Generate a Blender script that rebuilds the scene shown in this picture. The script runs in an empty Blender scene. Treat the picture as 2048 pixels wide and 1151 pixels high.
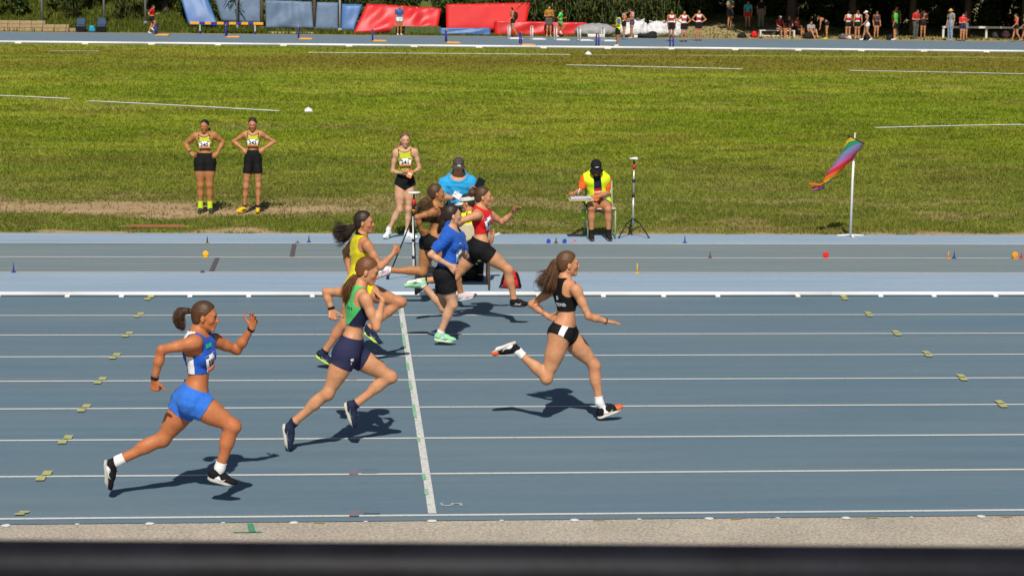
import bpy, bmesh, math, random
import numpy as np
from mathutils import Vector, Matrix
C = bpy.context.scene.collection
SC = bpy.context.scene
# ---------------------------------------------------------------- camera
cam = bpy.data.objects.new('camera', bpy.data.cameras.new('camera')); C.objects.link(cam)
yaw, pitch, roll = 0.0805823, 0.1561323, 0.0125733
_f = Vector((math.sin(yaw)*math.cos(pitch), math.cos(yaw)*math.cos(pitch), -math.sin(pitch)))
_r = Vector((math.cos(yaw), -math.sin(yaw), 0)); _u = _r.cross(_f)
_r2 = _r*math.cos(roll)+_u*math.sin(roll); _u2 = -_r*math.sin(roll)+_u*math.cos(roll)
M = Matrix((_r2, _u2, -_f)).transposed().to_4x4(); M.translation = Vector((-0.6109, -14.4416, 3.9426))
cam.matrix_world = M
cam.data.sensor_width = 36; cam.data.lens = 36*4119.27/2048
cam.data.clip_end = 1500; cam.data.clip_start = 0.05
cam.data.dof.use_dof = True; cam.data.dof.focus_distance = 19.0; cam.data.dof.aperture_fstop = 9.0
SC.camera = cam
# ---------------------------------------------------------------- light
SUN_EL, SUN_AZ = math.radians(46), math.radians(5)     # sun behind the camera, a little to the left
sd = Vector((math.sin(SUN_AZ)*math.cos(SUN_EL), math.cos(SUN_AZ)*math.cos(SUN_EL), -math.sin(SUN_EL)))
W = bpy.data.worlds.new('World'); SC.world = W; W.use_nodes = True
nt = W.node_tree; nt.nodes.clear()
sky = nt.nodes.new('ShaderNodeTexSky'); sky.sky_type = 'NISHITA'; sky.sun_disc = False
sky.sun_elevation = SUN_EL; sky.sun_rotation = math.atan2(-sd.x, -sd.y)
bg = nt.nodes.new('ShaderNodeBackground'); bg.inputs[1].default_value = 0.05
wo = nt.nodes.new('ShaderNodeOutputWorld'); nt.links.new(sky.outputs[0], bg.inputs[0]); nt.links.new(bg.outputs[0], wo.inputs[0])
sun = bpy.data.objects.new('sun', bpy.data.lights.new('sun', 'SUN')); C.objects.link(sun)
sun.data.energy = 4.4; sun.data.angle = math.radians(0.53); sun.data.color = (1.0, 0.945, 0.86)
sun.rotation_euler = sd.to_track_quat('-Z', 'Y').to_euler(); sun.location = (-5, -30, 30)
SC.view_settings.view_transform = 'Standard'; SC.view_settings.look = 'None'
SC.view_settings.exposure = 0.0; SC.view_settings.gamma = 1.0; SC.view_settings.use_curve_mapping = False
SC.render.engine = 'CYCLES'; SC.cycles.use_denoising = True; SC.cycles.max_bounces = 6; SC.cycles.transparent_max_bounces = 8

# ---------------------------------------------------------------- materials
MATS = {}
def mat(name, col, rough=0.6, noise=0.0, scale=20.0, bump=0.0, bscale=None, spec=0.3, sss=0.0, metal=0.0, attr=None, sheen=0.0, stretch=None, coat=0.0, trans=0.0):
    if name in MATS: return MATS[name]
    m = bpy.data.materials.new(name); m.use_nodes = True; t = m.node_tree; b = t.nodes['Principled BSDF']
    b.inputs['Roughness'].default_value = rough; b.inputs['Specular IOR Level'].default_value = spec
    b.inputs['Metallic'].default_value = metal
    if sss: b.inputs['Subsurface Weight'].default_value = sss; b.inputs['Subsurface Radius'].default_value = (0.02, 0.008, 0.004); b.inputs['Subsurface Scale'].default_value = 0.5
    if sheen: b.inputs['Sheen Weight'].default_value = sheen
    if coat: b.inputs['Coat Weight'].default_value = coat
    col4 = (*col, 1)
    last = None
    if noise or bump:
        tc = t.nodes.new('ShaderNodeTexCoord'); src = tc.outputs['Object']
        if stretch:
            mp = t.nodes.new('ShaderNodeMapping'); mp.inputs['Scale'].default_value = stretch; t.links.new(src, mp.inputs[0]); src = mp.outputs[0]
    if noise:
        n = t.nodes.new('ShaderNodeTexNoise'); n.inputs['Scale'].default_value = scale; n.inputs['Detail'].default_value = 5
        t.links.new(src, n.inputs['Vector'])
        r = t.nodes.new('ShaderNodeMapRange'); r.inputs['From Min'].default_value = .25; r.inputs['From Max'].default_value = .75
        r.inputs['To Min'].default_value = 1-noise; r.inputs['To Max'].default_value = 1+noise; t.links.new(n.outputs[0], r.inputs[0])
        mx = t.nodes.new('ShaderNodeMix'); mx.data_type = 'RGBA'; mx.blend_type = 'MULTIPLY'; mx.inputs[0].default_value = 1
        mx.inputs[6].default_value = col4; t.links.new(r.outputs[0], mx.inputs[7]); last = mx.outputs[2]
    if attr:
        a = t.nodes.new('ShaderNodeAttribute'); a.attribute_name = attr
        mx2 = t.nodes.new('ShaderNodeMix'); mx2.data_type = 'RGBA'; mx2.blend_type = 'MULTIPLY'; mx2.inputs[0].default_value = 1
        if last: t.links.new(last, mx2.inputs[6])
        else: mx2.inputs[6].default_value = col4
        t.links.new(a.outputs['Color'], mx2.inputs[7]); last = mx2.outputs[2]
    if last: t.links.new(last, b.inputs['Base Color'])
    else: b.inputs['Base Color'].default_value = col4
    if bump:
        n2 = t.nodes.new('ShaderNodeTexNoise'); n2.inputs['Scale'].default_value = bscale or scale; n2.inputs['Detail'].default_value = 4
        t.links.new(src, n2.inputs['Vector'])
        bp = t.nodes.new('ShaderNodeBump'); bp.inputs['Strength'].default_value = bump; bp.inputs['Distance'].default_value = 0.01
        t.links.new(n2.outputs[0], bp.inputs['Height']); t.links.new(bp.outputs[0], b.inputs['Normal'])
    if trans:
        o = t.nodes['Material Output']; tr = t.nodes.new('ShaderNodeBsdfTranslucent'); ms = t.nodes.new('ShaderNodeMixShader'); ms.inputs[0].default_value = trans
        if last: t.links.new(last, tr.inputs[0])
        else: tr.inputs[0].default_value = col4
        t.links.new(b.outputs[0], ms.inputs[1]); t.links.new(tr.outputs[0], ms.inputs[2]); t.links.new(ms.outputs[0], o.inputs[0])
    MATS[name] = m; return m
def fabric(name, col, rough=0.75): return mat('fabric_'+name, col, rough, noise=.1, scale=60, bump=.25, bscale=220, sheen=.0 if max(col) < .1 else .08, spec=.12)

# ---------------------------------------------------------------- mesh helpers
def link(name, me, m=None, parent=None, smooth=True):
    if isinstance(m, (list, tuple)):
        for q in m: me.materials.append(q)
    elif m: me.materials.append(m)
    if smooth and len(me.polygons): me.polygons.foreach_set('use_smooth', np.ones(len(me.polygons), dtype=bool))
    o = bpy.data.objects.new(name, me); C.objects.link(o)
    if parent: o.parent = parent
    return o
def npmesh(name, V, F):
    me = bpy.data.meshes.new(name); V = np.asarray(V, np.float32); F = np.asarray(F, np.int32)
    n, k = F.shape
    me.vertices.add(len(V)); me.vertices.foreach_set('co', V.ravel())
    me.loops.add(n*k); me.loops.foreach_set('vertex_index', F.ravel())
    me.polygons.add(n); me.polygons.foreach_set('loop_start', np.arange(0, n*k, k, dtype=np.int32))
    me.update(calc_edges=True); return me
def tag(o, label, cat, group=None, kind=None):
    o['label'] = label; o['category'] = cat
    if group: o['group'] = group
    if kind: o['kind'] = kind
    return o
def struct(o): o['kind'] = 'structure'; return o
def empty(name, loc, rz=0):
    o = bpy.data.objects.new(name, None); o.empty_display_size = .2; C.objects.link(o); o.location = loc; o.rotation_euler = (0, 0, rz); return o
class MB:
    def __init__(s): s.V = []; s.F = []
    def add(s, V, F):
        n = len(s.V); s.V += [tuple(v) for v in V]; s.F += [tuple(i+n for i in f) for f in F]; return s
    def box(s, c, d, M=None, bev=0.0):
        c = Vector(c); d = Vector(d)/2
        V = [Vector((x*d.x, y*d.y, z*d.z)) for z in (-1, 1) for y in (-1, 1) for x in (-1, 1)]
        if M is not None: V = [M @ v for v in V]
        V = [v+c for v in V]
        return s.add(V, [(0,2,3,1),(4,5,7,6),(0,1,5,4),(2,6,7,3),(0,4,6,2),(1,3,7,5)])
    def tube(s, pts, rad, n=8, cap=True, sx=1.0):
        pts = [Vector(p) for p in pts]; m = len(pts)
        if not isinstance(rad, (list, tuple)): rad = [rad]*m
        V = []; prev = None
        for i, p in enumerate(pts):
            t = (pts[min(i+1, m-1)]-pts[max(i-1, 0)]).normalized()
            if prev is None: a = t.orthogonal().normalized()
            else: a = (prev - t*prev.dot(t)).normalized()
            prev = a; b = t.cross(a)
            for k in range(n):
                q = 2*math.pi*k/n; V.append(p+(a*math.cos(q)*sx+b*math.sin(q))*rad[i])
        F = [(i*n+k, i*n+(k+1) % n, (i+1)*n+(k+1) % n, (i+1)*n+k) for i in range(m-1) for k in range(n)]
        if cap: F.append(tuple(range(n-1, -1, -1))); F.append(tuple((m-1)*n+k for k in range(n)))
        return s.add(V, F)
    def prism(s, poly, z0, z1):
        n = len(poly); V = [(x, y, z0) for x, y in poly]+[(x, y, z1) for x, y in poly]
        return s.add(V, [tuple(range(n-1, -1, -1)), tuple(range(n, 2*n))]+[(i, (i+1) % n, n+(i+1) % n, n+i) for i in range(n)])
    def build(s, name, m, parent=None, smooth=False, bevel=0.0, label=None):
        me = bpy.data.meshes.new(name); me.from_pydata([tuple(v) for v in s.V], [], s.F); me.update()
        o = link(name, me, m, parent, smooth)
        if bevel:
            b = o.modifiers.new('bevel', 'BEVEL'); b.width = bevel; b.segments = 2; b.limit_method = 'ANGLE'; b.angle_limit = .7
        if label: o['label'] = label
        return o
def copy_tree(o, parent=None):
    c = o.copy(); C.objects.link(c); c.parent = parent
    for ch in o.children: copy_tree(ch, c)
    return c
# ---------------------------------------------------------------- figures: smooth-union distance field -> surface nets
def _v(*a): return np.array(a, float)
def unit(a): return np.asarray(a, float)/max(np.linalg.norm(a), 1e-9)
def surf(prims, vox, pad=0.03):
    lo = np.full(3, 1e9); hi = np.full(3, -1e9)
    for p in prims:
        if p is None: continue
        if p[0] == 'c': q = [(p[1], p[3]), (p[2], p[4])]
        else: q = [(p[1], max(p[2]))]
        if p[-1] < 0: continue
        for c, r in q: lo = np.minimum(lo, c-r); hi = np.maximum(hi, c+r)
    lo -= pad; hi += pad
    n = np.ceil((hi-lo)/vox).astype(int)+2
    ax = [(lo[i]+vox*np.arange(n[i])).astype(np.float32) for i in range(3)]
    D = np.full(tuple(n), 0.12, np.float32); tot = None
    for p in prims:
        if p is None: tot = D; D = np.full(tuple(n), 0.12, np.float32); continue      # a new group, joined without blending
        k = abs(p[-1]); m = k+vox*2+.004
        if p[0] == 'c': r = max(p[3], p[4]); l = np.minimum(p[1], p[2])-r-m; h = np.maximum(p[1], p[2])+r+m
        else: r = max(p[2]); l = p[1]-r-m; h = p[1]+r+m
        i0 = np.clip(np.floor((l-lo)/vox).astype(int), 0, n-1); i1 = np.clip(np.ceil((h-lo)/vox).astype(int)+1, 1, n)
        sl = tuple(slice(i0[j], i1[j]) for j in range(3))
        x = ax[0][sl[0]][:, None, None]; y = ax[1][sl[1]][None, :, None]; z = ax[2][sl[2]][None, None, :]
        if p[0] == 'c':
            a, b, ra, rb = p[1:5]; ab = b-a; L2 = float(ab@ab)+1e-9
            px, py, pz = x-a[0], y-a[1], z-a[2]
            t = np.clip((px*ab[0]+py*ab[1]+pz*ab[2])/L2, 0, 1)
            qx, qy, qz = px-t*ab[0], py-t*ab[1], pz-t*ab[2]
            if p[5] is not None:           # flattened across nrm by factor f
                nr, f = p[5]; w = (qx*nr[0]+qy*nr[1]+qz*nr[2])*(f-1)
                qx, qy, qz = qx+w*nr[0], qy+w*nr[1], qz+w*nr[2]
            d = np.sqrt(qx*qx+qy*qy+qz*qz)-(ra+t*(rb-ra))
        else:
            c, r, R3 = p[1:4]
            px, py, pz = x-c[0], y-c[1], z-c[2]
            q = [px*R3[j][0]+py*R3[j][1]+pz*R3[j][2] for j in range(3)]
            k0 = np.sqrt(sum((q[j]/r[j])**2 for j in range(3))); k1 = np.sqrt(sum((q[j]/r[j]**2)**2 for j in range(3)))+1e-6
            d = k0*(k0-1)/k1
        o = D[sl]
        if p[-1] >= 0:
            if k > 1e-6:
                h_ = np.maximum(k-np.abs(o-d), 0)/k; D[sl] = np.minimum(o, d)-h_*h_*k*.25
            else: D[sl] = np.minimum(o, d)
        else:
            d = -d; h_ = np.maximum(k-np.abs(o-d), 0)/k; D[sl] = np.maximum(o, d)+h_*h_*k*.25
    return nets(D if tot is None else np.minimum(D, tot), lo, vox)
def nets(D, lo, vox):
    S = D < 0; s8 = S.astype(np.uint8)
    cnt = s8[:-1] + s8[1:]; cnt = cnt[:, :-1]+cnt[:, 1:]; cnt = cnt[:, :, :-1]+cnt[:, :, 1:]
    act = (cnt > 0) & (cnt < 8)
    I = np.argwhere(act); idx = np.full(act.shape, -1, np.int32); idx[tuple(I.T)] = np.arange(len(I))
    acc = np.zeros((len(I), 3)); num = np.zeros(len(I))
    co = [(0,0,0),(1,0,0),(0,1,0),(1,1,0),(0,0,1),(1,0,1),(0,1,1),(1,1,1)]
    val = [D[I[:, 0]+c[0], I[:, 1]+c[1], I[:, 2]+c[2]] for c in co]
    for a in range(8):
        for b in range(a+1, 8):
            if sum(abs(co[a][j]-co[b][j]) for j in range(3)) != 1: continue
            da, db = val[a], val[b]; x = (da < 0) != (db < 0)
            t = np.where(x, da/np.where(x, da-db, 1), 0)
            pt = np.array(co[a])[None]+t[:, None]*(np.array(co[b])-np.array(co[a]))[None]
            acc += pt*x[:, None]; num += x
    V = lo+(I+acc/num[:, None])*vox
    Q = []
    for axn in range(3):
        o1, o2 = [(1, 2), (2, 0), (0, 1)][axn]
        a = S; sl0 = [slice(None)]*3; sl1 = [slice(None)]*3; sl0[axn] = slice(None, -1); sl1[axn] = slice(1, None)
        df = a[tuple(sl0)] != a[tuple(sl1)]; E = np.argwhere(df)
        ok = (E[:, o1] > 0) & (E[:, o2] > 0) & (E[:, o1] < act.shape[o1]) & (E[:, o2] < act.shape[o2]); E = E[ok]
        e1 = np.zeros(3, int); e1[o1] = 1; e2 = np.zeros(3, int); e2[o2] = 1
        q = np.stack([idx[tuple((E-e1-e2).T)], idx[tuple((E-e2).T)], idx[tuple(E.T)], idx[tuple((E-e1).T)]], 1)
        ins = S[tuple(E.T)]; q[~ins] = q[~ins][:, ::-1]; Q.append(q)
    return V, np.concatenate(Q)
def clip(V, T, s):
    """keep the part of a triangle mesh where the per-vertex scalar is positive"""
    pos = s > 0; c = pos[T].sum(1); out = [T[c == 3]]; newV = [V]; n0 = len(V); cache = {}; extra = []
    def cut(a, b):
        key = (a, b) if a < b else (b, a)
        if key not in cache:
            t = s[a]/(s[a]-s[b]); cache[key] = n0+len(extra); extra.append(V[a]+t*(V[b]-V[a]))
        return cache[key]
    add = []
    for tr in T[(c == 1) | (c == 2)]:
        p = pos[tr]
        if p.sum() == 1:
            i = int(np.argmax(p)); a, b, d = tr[i], tr[(i+1) % 3], tr[(i+2) % 3]; add.append((a, cut(a, b), cut(a, d)))
        else:
            i = int(np.argmin(p)); a, b, d = tr[i], tr[(i+1) % 3], tr[(i+2) % 3]; x, y = cut(a, b), cut(a, d); add += [(x, b, d), (x, d, y)]
    T2 = np.concatenate([out[0]]+([np.array(add)] if add else [])).astype(int)
    V2 = np.concatenate([V]+([np.array(extra)] if extra else []))
    if len(T2) == 0: return None
    u, inv = np.unique(T2, return_inverse=True)
    return V2[u], inv.reshape(-1, 3)
def tris(Q): return np.concatenate([Q[:, [0, 1, 2]], Q[:, [0, 2, 3]]])
def vnormals(V, T):
    N = np.zeros_like(V); fn = np.cross(V[T[:, 1]]-V[T[:, 0]], V[T[:, 2]]-V[T[:, 0]])
    for j in range(3): np.add.at(N, T[:, j], fn)
    return N/np.maximum(np.linalg.norm(N, axis=1), 1e-9)[:, None]
def wobble(V, amp, f, seed=0):
    rs = np.random.RandomState(seed); d = np.zeros(len(V))
    for i in range(5):
        k = rs.normal(size=3)*f*(1+i*.6); d += np.sin(V@k+rs.uniform(0, 6.28))/(1+i*.5)
    return d*amp/2
def cone(a, b, ra, rb, k=.02, flat=None): return ('c', np.asarray(a, float), np.asarray(b, float), ra, rb, flat, k)
def ell(c, r, F, k=.02): return ('e', np.asarray(c, float), np.asarray(r, float), F, k)
def infl(p, e):
    if p[0] == 'c': return ('c', p[1], p[2], p[3]+e, p[4]+e, p[5], p[6])
    return ('e', p[1], p[2]+e, p[3], p[4])

class Fig:
    """joint positions (local metres) -> distance-field primitives in named groups"""
    def __init__(s, J, fwd, s0=.92, head_f=None, head_u=(0,0,1), hs=.91, build=1.0, chest=1.0, hip=1.0, fem=True, leg=1.0, arm=1.0):
        s.J = J = {k: np.array(v, float) for k, v in J.items()}; s.s = s0; s.fwd = unit(fwd); s.hs = hs
        s.P = {}
        q = s0; b = build
        lat = unit(J['rhip']-J['lhip']); up = unit(J['waist']-J['pelvis']); fw = unit(np.cross(up, lat)); lat = unit(np.cross(fw, up)); s.pf = (lat, fw, up)
        lc = unit(J['rsh']-J['lsh']); uc = unit(J['neck']-J['waist']); fc = unit(np.cross(uc, lc)); lc = unit(np.cross(fc, uc)); s.cf = (lc, fc, uc)
        PF = np.array(s.pf); CF = np.array(s.cf)
        hp = J['pelvis']
        T = []
        T.append(ell(hp+up*.02*q, (.150*q*b*hip, .098*q*b, .105*q), PF, .03))
        for sd in 'rl':
            sg = 1 if sd == 'r' else -1
            h = J[sd+'hip']
            gl = np.array(h-fw*.05*q+up*.005*q+lat*sg*.0*q)
            T.append(ell(gl, (.082*q*b*hip, .078*q*b, .088*q), PF, .05))
        wm = J['waist']
        T.append(ell(wm-up*.02*q, (.106*q*b, .078*q*b, .12*q), (PF+CF)/2, .05))
        T.append(ell(wm+(hp-wm)*.55, (.128*q*b, .086*q*b, .09*q), PF, .05))
        s.P['pelvis'] = T; T = []
        tor = np.linalg.norm(J['neck']-J['waist']); ch = J['waist']+(J['neck']-J['waist'])*.52
        s.ch = ch
        T.append(ell(ch+fc*.0, (.128*q*b*chest, .094*q*b, tor*.56), CF, .05))
        mid = (J['rsh']+J['lsh'])/2
        for sd in 'rl':
            sg = 1 if sd == 'r' else -1
            sh = J[sd+'sh']; nk = J['neck']
            T.append(cone(mid*.6+nk*.4-fc*.01*q, sh+lc*-sg*.01*q, .05*q*b, .048*q*b, .05))           # clavicle, trapezius
            T.append(cone(nk+uc*.035*q-fc*.012*q, nk*.45+sh*.55+uc*.012*q-fc*.015*q, .034*q*b, .034*q*b, .05))
            T.append(ell(ch+lc*sg*.062*q+uc*tor*.2-fc*.045*q, (.062*q*b, .045*q*b, .1*q), CF, .05))   # shoulder blade
            T.append(ell(ch+lc*sg*.065*q+uc*tor*.18+fc*.055*q, (.062*q*b, .042*q*b, .06*q), CF, .05))  # pectoral
            if fem: T.append(ell(ch+lc*sg*.060*q+uc*tor*-.02+fc*.072*q, (.055*q*b, .046*q*b, .055*q), CF, .03))
        s.P['torso'] = T
        # head
        hf = unit(head_f if head_f is not None else fwd); hu = unit(head_u); hl = unit(np.cross(hu, hf)); hu = unit(np.cross(hf, hl))
        s.H = (hf, hl, hu); hc = J['head']; s.hc = hc
        HF = np.array((hf, hl, hu)); g = hs
        def hp_(f, l, u): return hc+(hf*f+hl*l+hu*u)*g
        s.hp = hp_
        Hd = [ell(hp_(-.012, 0, .028), _v(.094, .074, .088)*g, HF, .02), ell(hp_(.028, 0, -.028), _v(.060, .054, .077)*g, HF, .03)]
        for l in (-1, 1):
            Hd.append(cone(hp_(-.002, l*.042, -.056), hp_(.064, l*.007, -.098), .0235*g, .016*g, .02))
            Hd.append(ell(hp_(.057, l*.035, -.026), _v(.024, .021, .025)*g, HF, .02))
        Hd.append(cone(hp_(.071, -.008, -.099), hp_(.071, .008, -.099), .0155*g, .0155*g, .015))
        Hd.append(ell(hp_(.070, 0, -.058), _v(.024, .026, .027)*g, HF, .02))
        Hd.append(cone(hp_(.076, -.03, .022), hp_(.076, .03, .022), .012*g, .012*g, .02))
        for l in (-1, 1): Hd.append(('e', hp_(.093, l*.032, -.002), _v(.012, .015, .010)*g, HF, -.012))
        Hd.append(cone(hp_(.084, 0, .008), hp_(.110, 0, -.031), .0075*g, .0105*g, .008))
        Hd.append(cone(hp_(.094, -.012, -.036), hp_(.094, .012, -.036), .0075*g, .0075*g, .006))
        Hd.append(cone(hp_(.0905, -.015, -.061), hp_(.0905, .015, -.061), .0062*g, .0062*g, .005))
        Hd.append(cone(hp_(.0875, -.013, -.0715), hp_(.0875, .013, -.0715), .0068*g, .0068*g, .005))
        for l in (-1, 1): Hd.append(ell(hp_(-.004, l*.077, -.014), _v(.019, .010, .031)*g, HF, .006))
        s.P['head'] = Hd
        s.P['neck'] = [cone(J['neck']-uc*.03*q, hp_(-.022, 0, -.06), .052*q*b**.5, .049*q*b**.5, .035)]
        # limbs
        for sd in 'rl':
            sg = 1 if sd == 'r' else -1
            S_, E_, W_ = J[sd+'sh'], J[sd+'elb'], J[sd+'wri']; a = arm*q
            ax = unit(E_-S_); fx = unit(W_-E_)
            U = [ell(S_+ax*.03*q, (.046*a, .046*a, .060*a), np.array(frame(ax)), .045),
                 cone(S_, S_+(E_-S_)*.5, .046*a, .043*a, .03), cone(S_+(E_-S_)*.45, E_, .042*a, .034*a, .02)]
            Fo = [cone(E_, E_+(W_-E_)*.38, .034*a, .0375*a, .02), cone(E_+(W_-E_)*.35, W_, .0365*a, .0235*a, .02)]
            s.P[sd+'uparm'] = U; s.P[sd+'fore'] = Fo
            Hp, K, A = J[sd+'hip'], J[sd+'kne'], J[sd+'ank']; l_ = leg*q
            ax = unit(K-Hp); sx = unit(A-K); bend = unit(ax-sx) if np.linalg.norm(ax-sx) > .15 else None   # bend points to the knee's front
            kf = bend if bend is not None else unit(fw-ax*(fw@ax))
            kf = unit(kf-ax*(kf@ax)); kb = unit((kf if bend is None else bend)); cb = unit(kb-sx*(kb@sx))
            s.J[sd+'kf'] = cb
            Th = [cone(Hp+lat*-sg*.005, Hp+(K-Hp)*.45, .096*l_*hip, .080*l_, .04), cone(Hp+(K-Hp)*.4, K, .076*l_, .05*l_, .045),
                  cone(Hp+(K-Hp)*.25+kf*.02*q, Hp+(K-Hp)*.7+kf*.016*q, .068*l_, .052*l_, .03),
                  cone(Hp+(K-Hp)*.15-kf*.022*q, Hp+(K-Hp)*.65-kf*.018*q, .064*l_, .046*l_, .03)]
            Sh = [ell(K+kf*.004*q, (.0475*l_, .0465*l_, .055*l_), np.array(frame(ax)), .045), cone(K, K+(A-K)*.4, .047*l_, .043*l_, .02), cone(K+(A-K)*.38, A, .042*l_, .033*l_, .02),
                  ell(K+(A-K)*.3-cb*.018*q, (.043*l_, .047*l_, .115*q), np.array(frame(sx)), .03),
                  cone(A+(K-A)*.25-cb*.012*q, A-cb*.016*q, .02*l_, .018*l_, .02)]
            s.P[sd+'thigh'] = Th; s.P[sd+'shin'] = Sh
            hl_, to = J[sd+'heel'], J[sd+'toe']
            s.P[sd+'foot'] = [cone(A, hl_*.75+to*.25+(A-hl_)*.25, .034*q, .03*q, .02), cone(hl_*.8+to*.2+(A-hl_)*.25, hl_*.25+to*.75+(A-hl_)*.08, .03*q, .026*q, .02)]
    def hand(s, sd, normal, curl=.4, spread=.12, thumb=.6, dirv=None, scale=1.0):
        """palm, four fingers and a thumb; normal points out of the palm"""
        W_ = s.J[sd+'wri']; d = unit(dirv if dirv is not None else s.J[sd+'hand']-W_)
        n = np.asarray(normal, float); n = unit(n-d*(n@d)); w = np.cross(d, n)*(1 if sd == 'r' else -1)   # w: towards the thumb
        q = s.s*scale; P = []
        fl = (n, 1.9)
        for o, L, r in ((.026, .078, .0165), (.009, .084, .017), (-.009, .082, .0165), (-.025, .074, .0155)):
            P.append(cone(W_+d*.012*q+w*o*.55*q, W_+d*L*q+w*o*q, .017*q, r*q, .008, (n, 1.45)))
        P.append(cone(W_-d*.01*q, W_+d*.02*q, .024*q, .02*q, .015, (n, 1.3)))
        L = [.066, .074, .069, .054]
        for i, o in enumerate((.028, .0095, -.0095, -.027)):
            p = W_+d*(.080-.006*abs(i-1.2))*q+w*o*q
            dd = unit(d+w*(1.4-i)*spread); ang = 0
            for j, fr in enumerate((.45, .31, .24)):
                ang += curl*(1.25, 1.45, .9)[j]*(1+.06*(i-1))
                v = dd*math.cos(ang)+n*math.sin(ang)
                e = p+v*L[i]*fr*q
                P.append(cone(p, e, (.0088, .0081, .0074)[j]*q, (.0083, .0076, .0064)[j]*q, .003)); p = e
        p = W_+d*.022*q+w*.022*q+n*.004*q
        v = unit(d*.75+w*thumb+n*.25); e = p+v*.045*q; P.append(cone(p, e, .0145*q, .0105*q, .012))
        v2 = unit(v+d*.35-w*.1+n*.15*curl); f = e+v2*.032*q; P.append(cone(e, f, .0105*q, .0095*q, .004)); P.append(cone(f, f+v2*.024*q, .0095*q, .0075*q, .004))
        s.P[sd+'hand'] = P
    def get(s, *g): return [p for k in g for p in s.P.get(k, [])]
    def body(s): return s.get('pelvis', 'lthigh', 'lshin', 'lfoot')+[None]+s.get('pelvis', 'torso', 'neck', 'head', 'rthigh', 'rshin', 'rfoot', 'ruparm', 'luparm', 'rfore', 'lfore', 'rhand', 'lhand')
def frame(ax):
    ax = unit(ax); t = _v(0, 0, 1) if abs(ax[2]) < .9 else _v(1, 0, 0); a = unit(np.cross(ax, t)); return (a, np.cross(ax, a), ax)

def face_tint(F, V, hair=None):
    hf, hl, hu = F.H; d = (V-F.hc)/F.hs; f, l, u = d@hf, d@hl, d@hu
    t = np.ones((len(V), 4)); front = (f > .05)
    lip = front & (np.abs(u+.0675) < .0115) & (np.abs(l) < .020-.5*np.maximum(0, np.abs(u+.0675)-.004)) & (f > .078)
    t[lip, :3] = (.85, .6, .58)
    ck = np.exp(-(((np.abs(l)-.04)/.026)**2+((u+.03)/.024)**2))*(f > .03)*(np.abs(l) < .09)
    t[:, 1] *= 1-.2*ck; t[:, 2] *= 1-.2*ck
    ns = np.exp(-((l/.016)**2+((u+.03)/.014)**2))*(f > .09); t[:, 1] *= 1-.12*ns; t[:, 2] *= 1-.12*ns
    for n, r_, k_ in (('rkne', .055, .16), ('lkne', .055, .16), ('relb', .05, .16), ('lelb', .05, .16), ('rhand', .07, .14), ('lhand', .07, .14), ('rsh', .07, .07), ('lsh', .07, .07), ('rank', .05, .10), ('lank', .05, .10)):
        w = np.exp(-(np.linalg.norm(V-F.J[n], axis=1)/(r_*F.s))**2)*k_; t[:, 0] *= 1-.25*w; t[:, 1] *= 1-w; t[:, 2] *= 1-w
    m = 1+wobble(V, .07, 22, 5); t[:, 1] *= m; t[:, 2] *= m
    return t
def set_attr(me, name, col):
    a = me.color_attributes.new(name, 'FLOAT_COLOR', 'POINT'); a.data.foreach_set('color', np.asarray(col, np.float32).ravel())
def garment(F, parent, name, m, prims, e, vox, scal, wob=0.0, wf=40, seed=0, panels=(), thick=.003, kx=1.0):
    """shell grown round the given body primitives and trimmed where scal(points) < 0; panels: (name, material, scal, extra offset, parent index)"""
    V, Q = surf([infl(p, e)[:-1]+(p[-1]*kx,) for p in prims if p[-1] >= 0], vox); T = tris(Q); N = vnormals(V, T)
    if wob: V = V+N*wobble(V, wob, wf, seed)[:, None]
    r = clip(V, T, scal(V))
    if r is None: return None
    o = link(name, npmesh(name, *r), m, parent)
    so = o.modifiers.new('thickness', 'SOLIDIFY'); so.thickness = thick; so.offset = -1
    for nm, pm, sc, off in panels:
        r2 = clip(V+N*off, T, np.minimum(scal(V), sc(V)))
        if r2 is None: continue
        p = link(nm, npmesh(nm, *r2), pm, o)
        so = p.modifiers.new('thickness', 'SOLIDIFY'); so.thickness = min(.0015, off*.9); so.offset = -1
    return o
def rel(V, c, ax): return (V-c)@ax
SKIN = dict(tan=(.47, .165, .065), light=(.56, .265, .135), pale=(.60, .335, .20), olive=(.42, .18, .07), med=(.50, .22, .105))
def skin(k): return mat('skin_'+k, SKIN[k], .52, noise=.12, scale=22, sss=.04, spec=.3, attr='tint', bump=.2, bscale=45)
def hairmat(k):
    c = dict(brown=(.078, .037, .017), dark=(.032, .018, .011), black=(.012, .010, .010), auburn=(.16, .06, .02), blond=(.33, .19, .085), light=(.15, .085, .04), chestnut=(.115, .052, .022))[k]
    return mat('hair_'+k, c, .46, noise=.3, scale=70, spec=.38, bump=.35, bscale=120, stretch=(.25, 1.6, 1.0))

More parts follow.
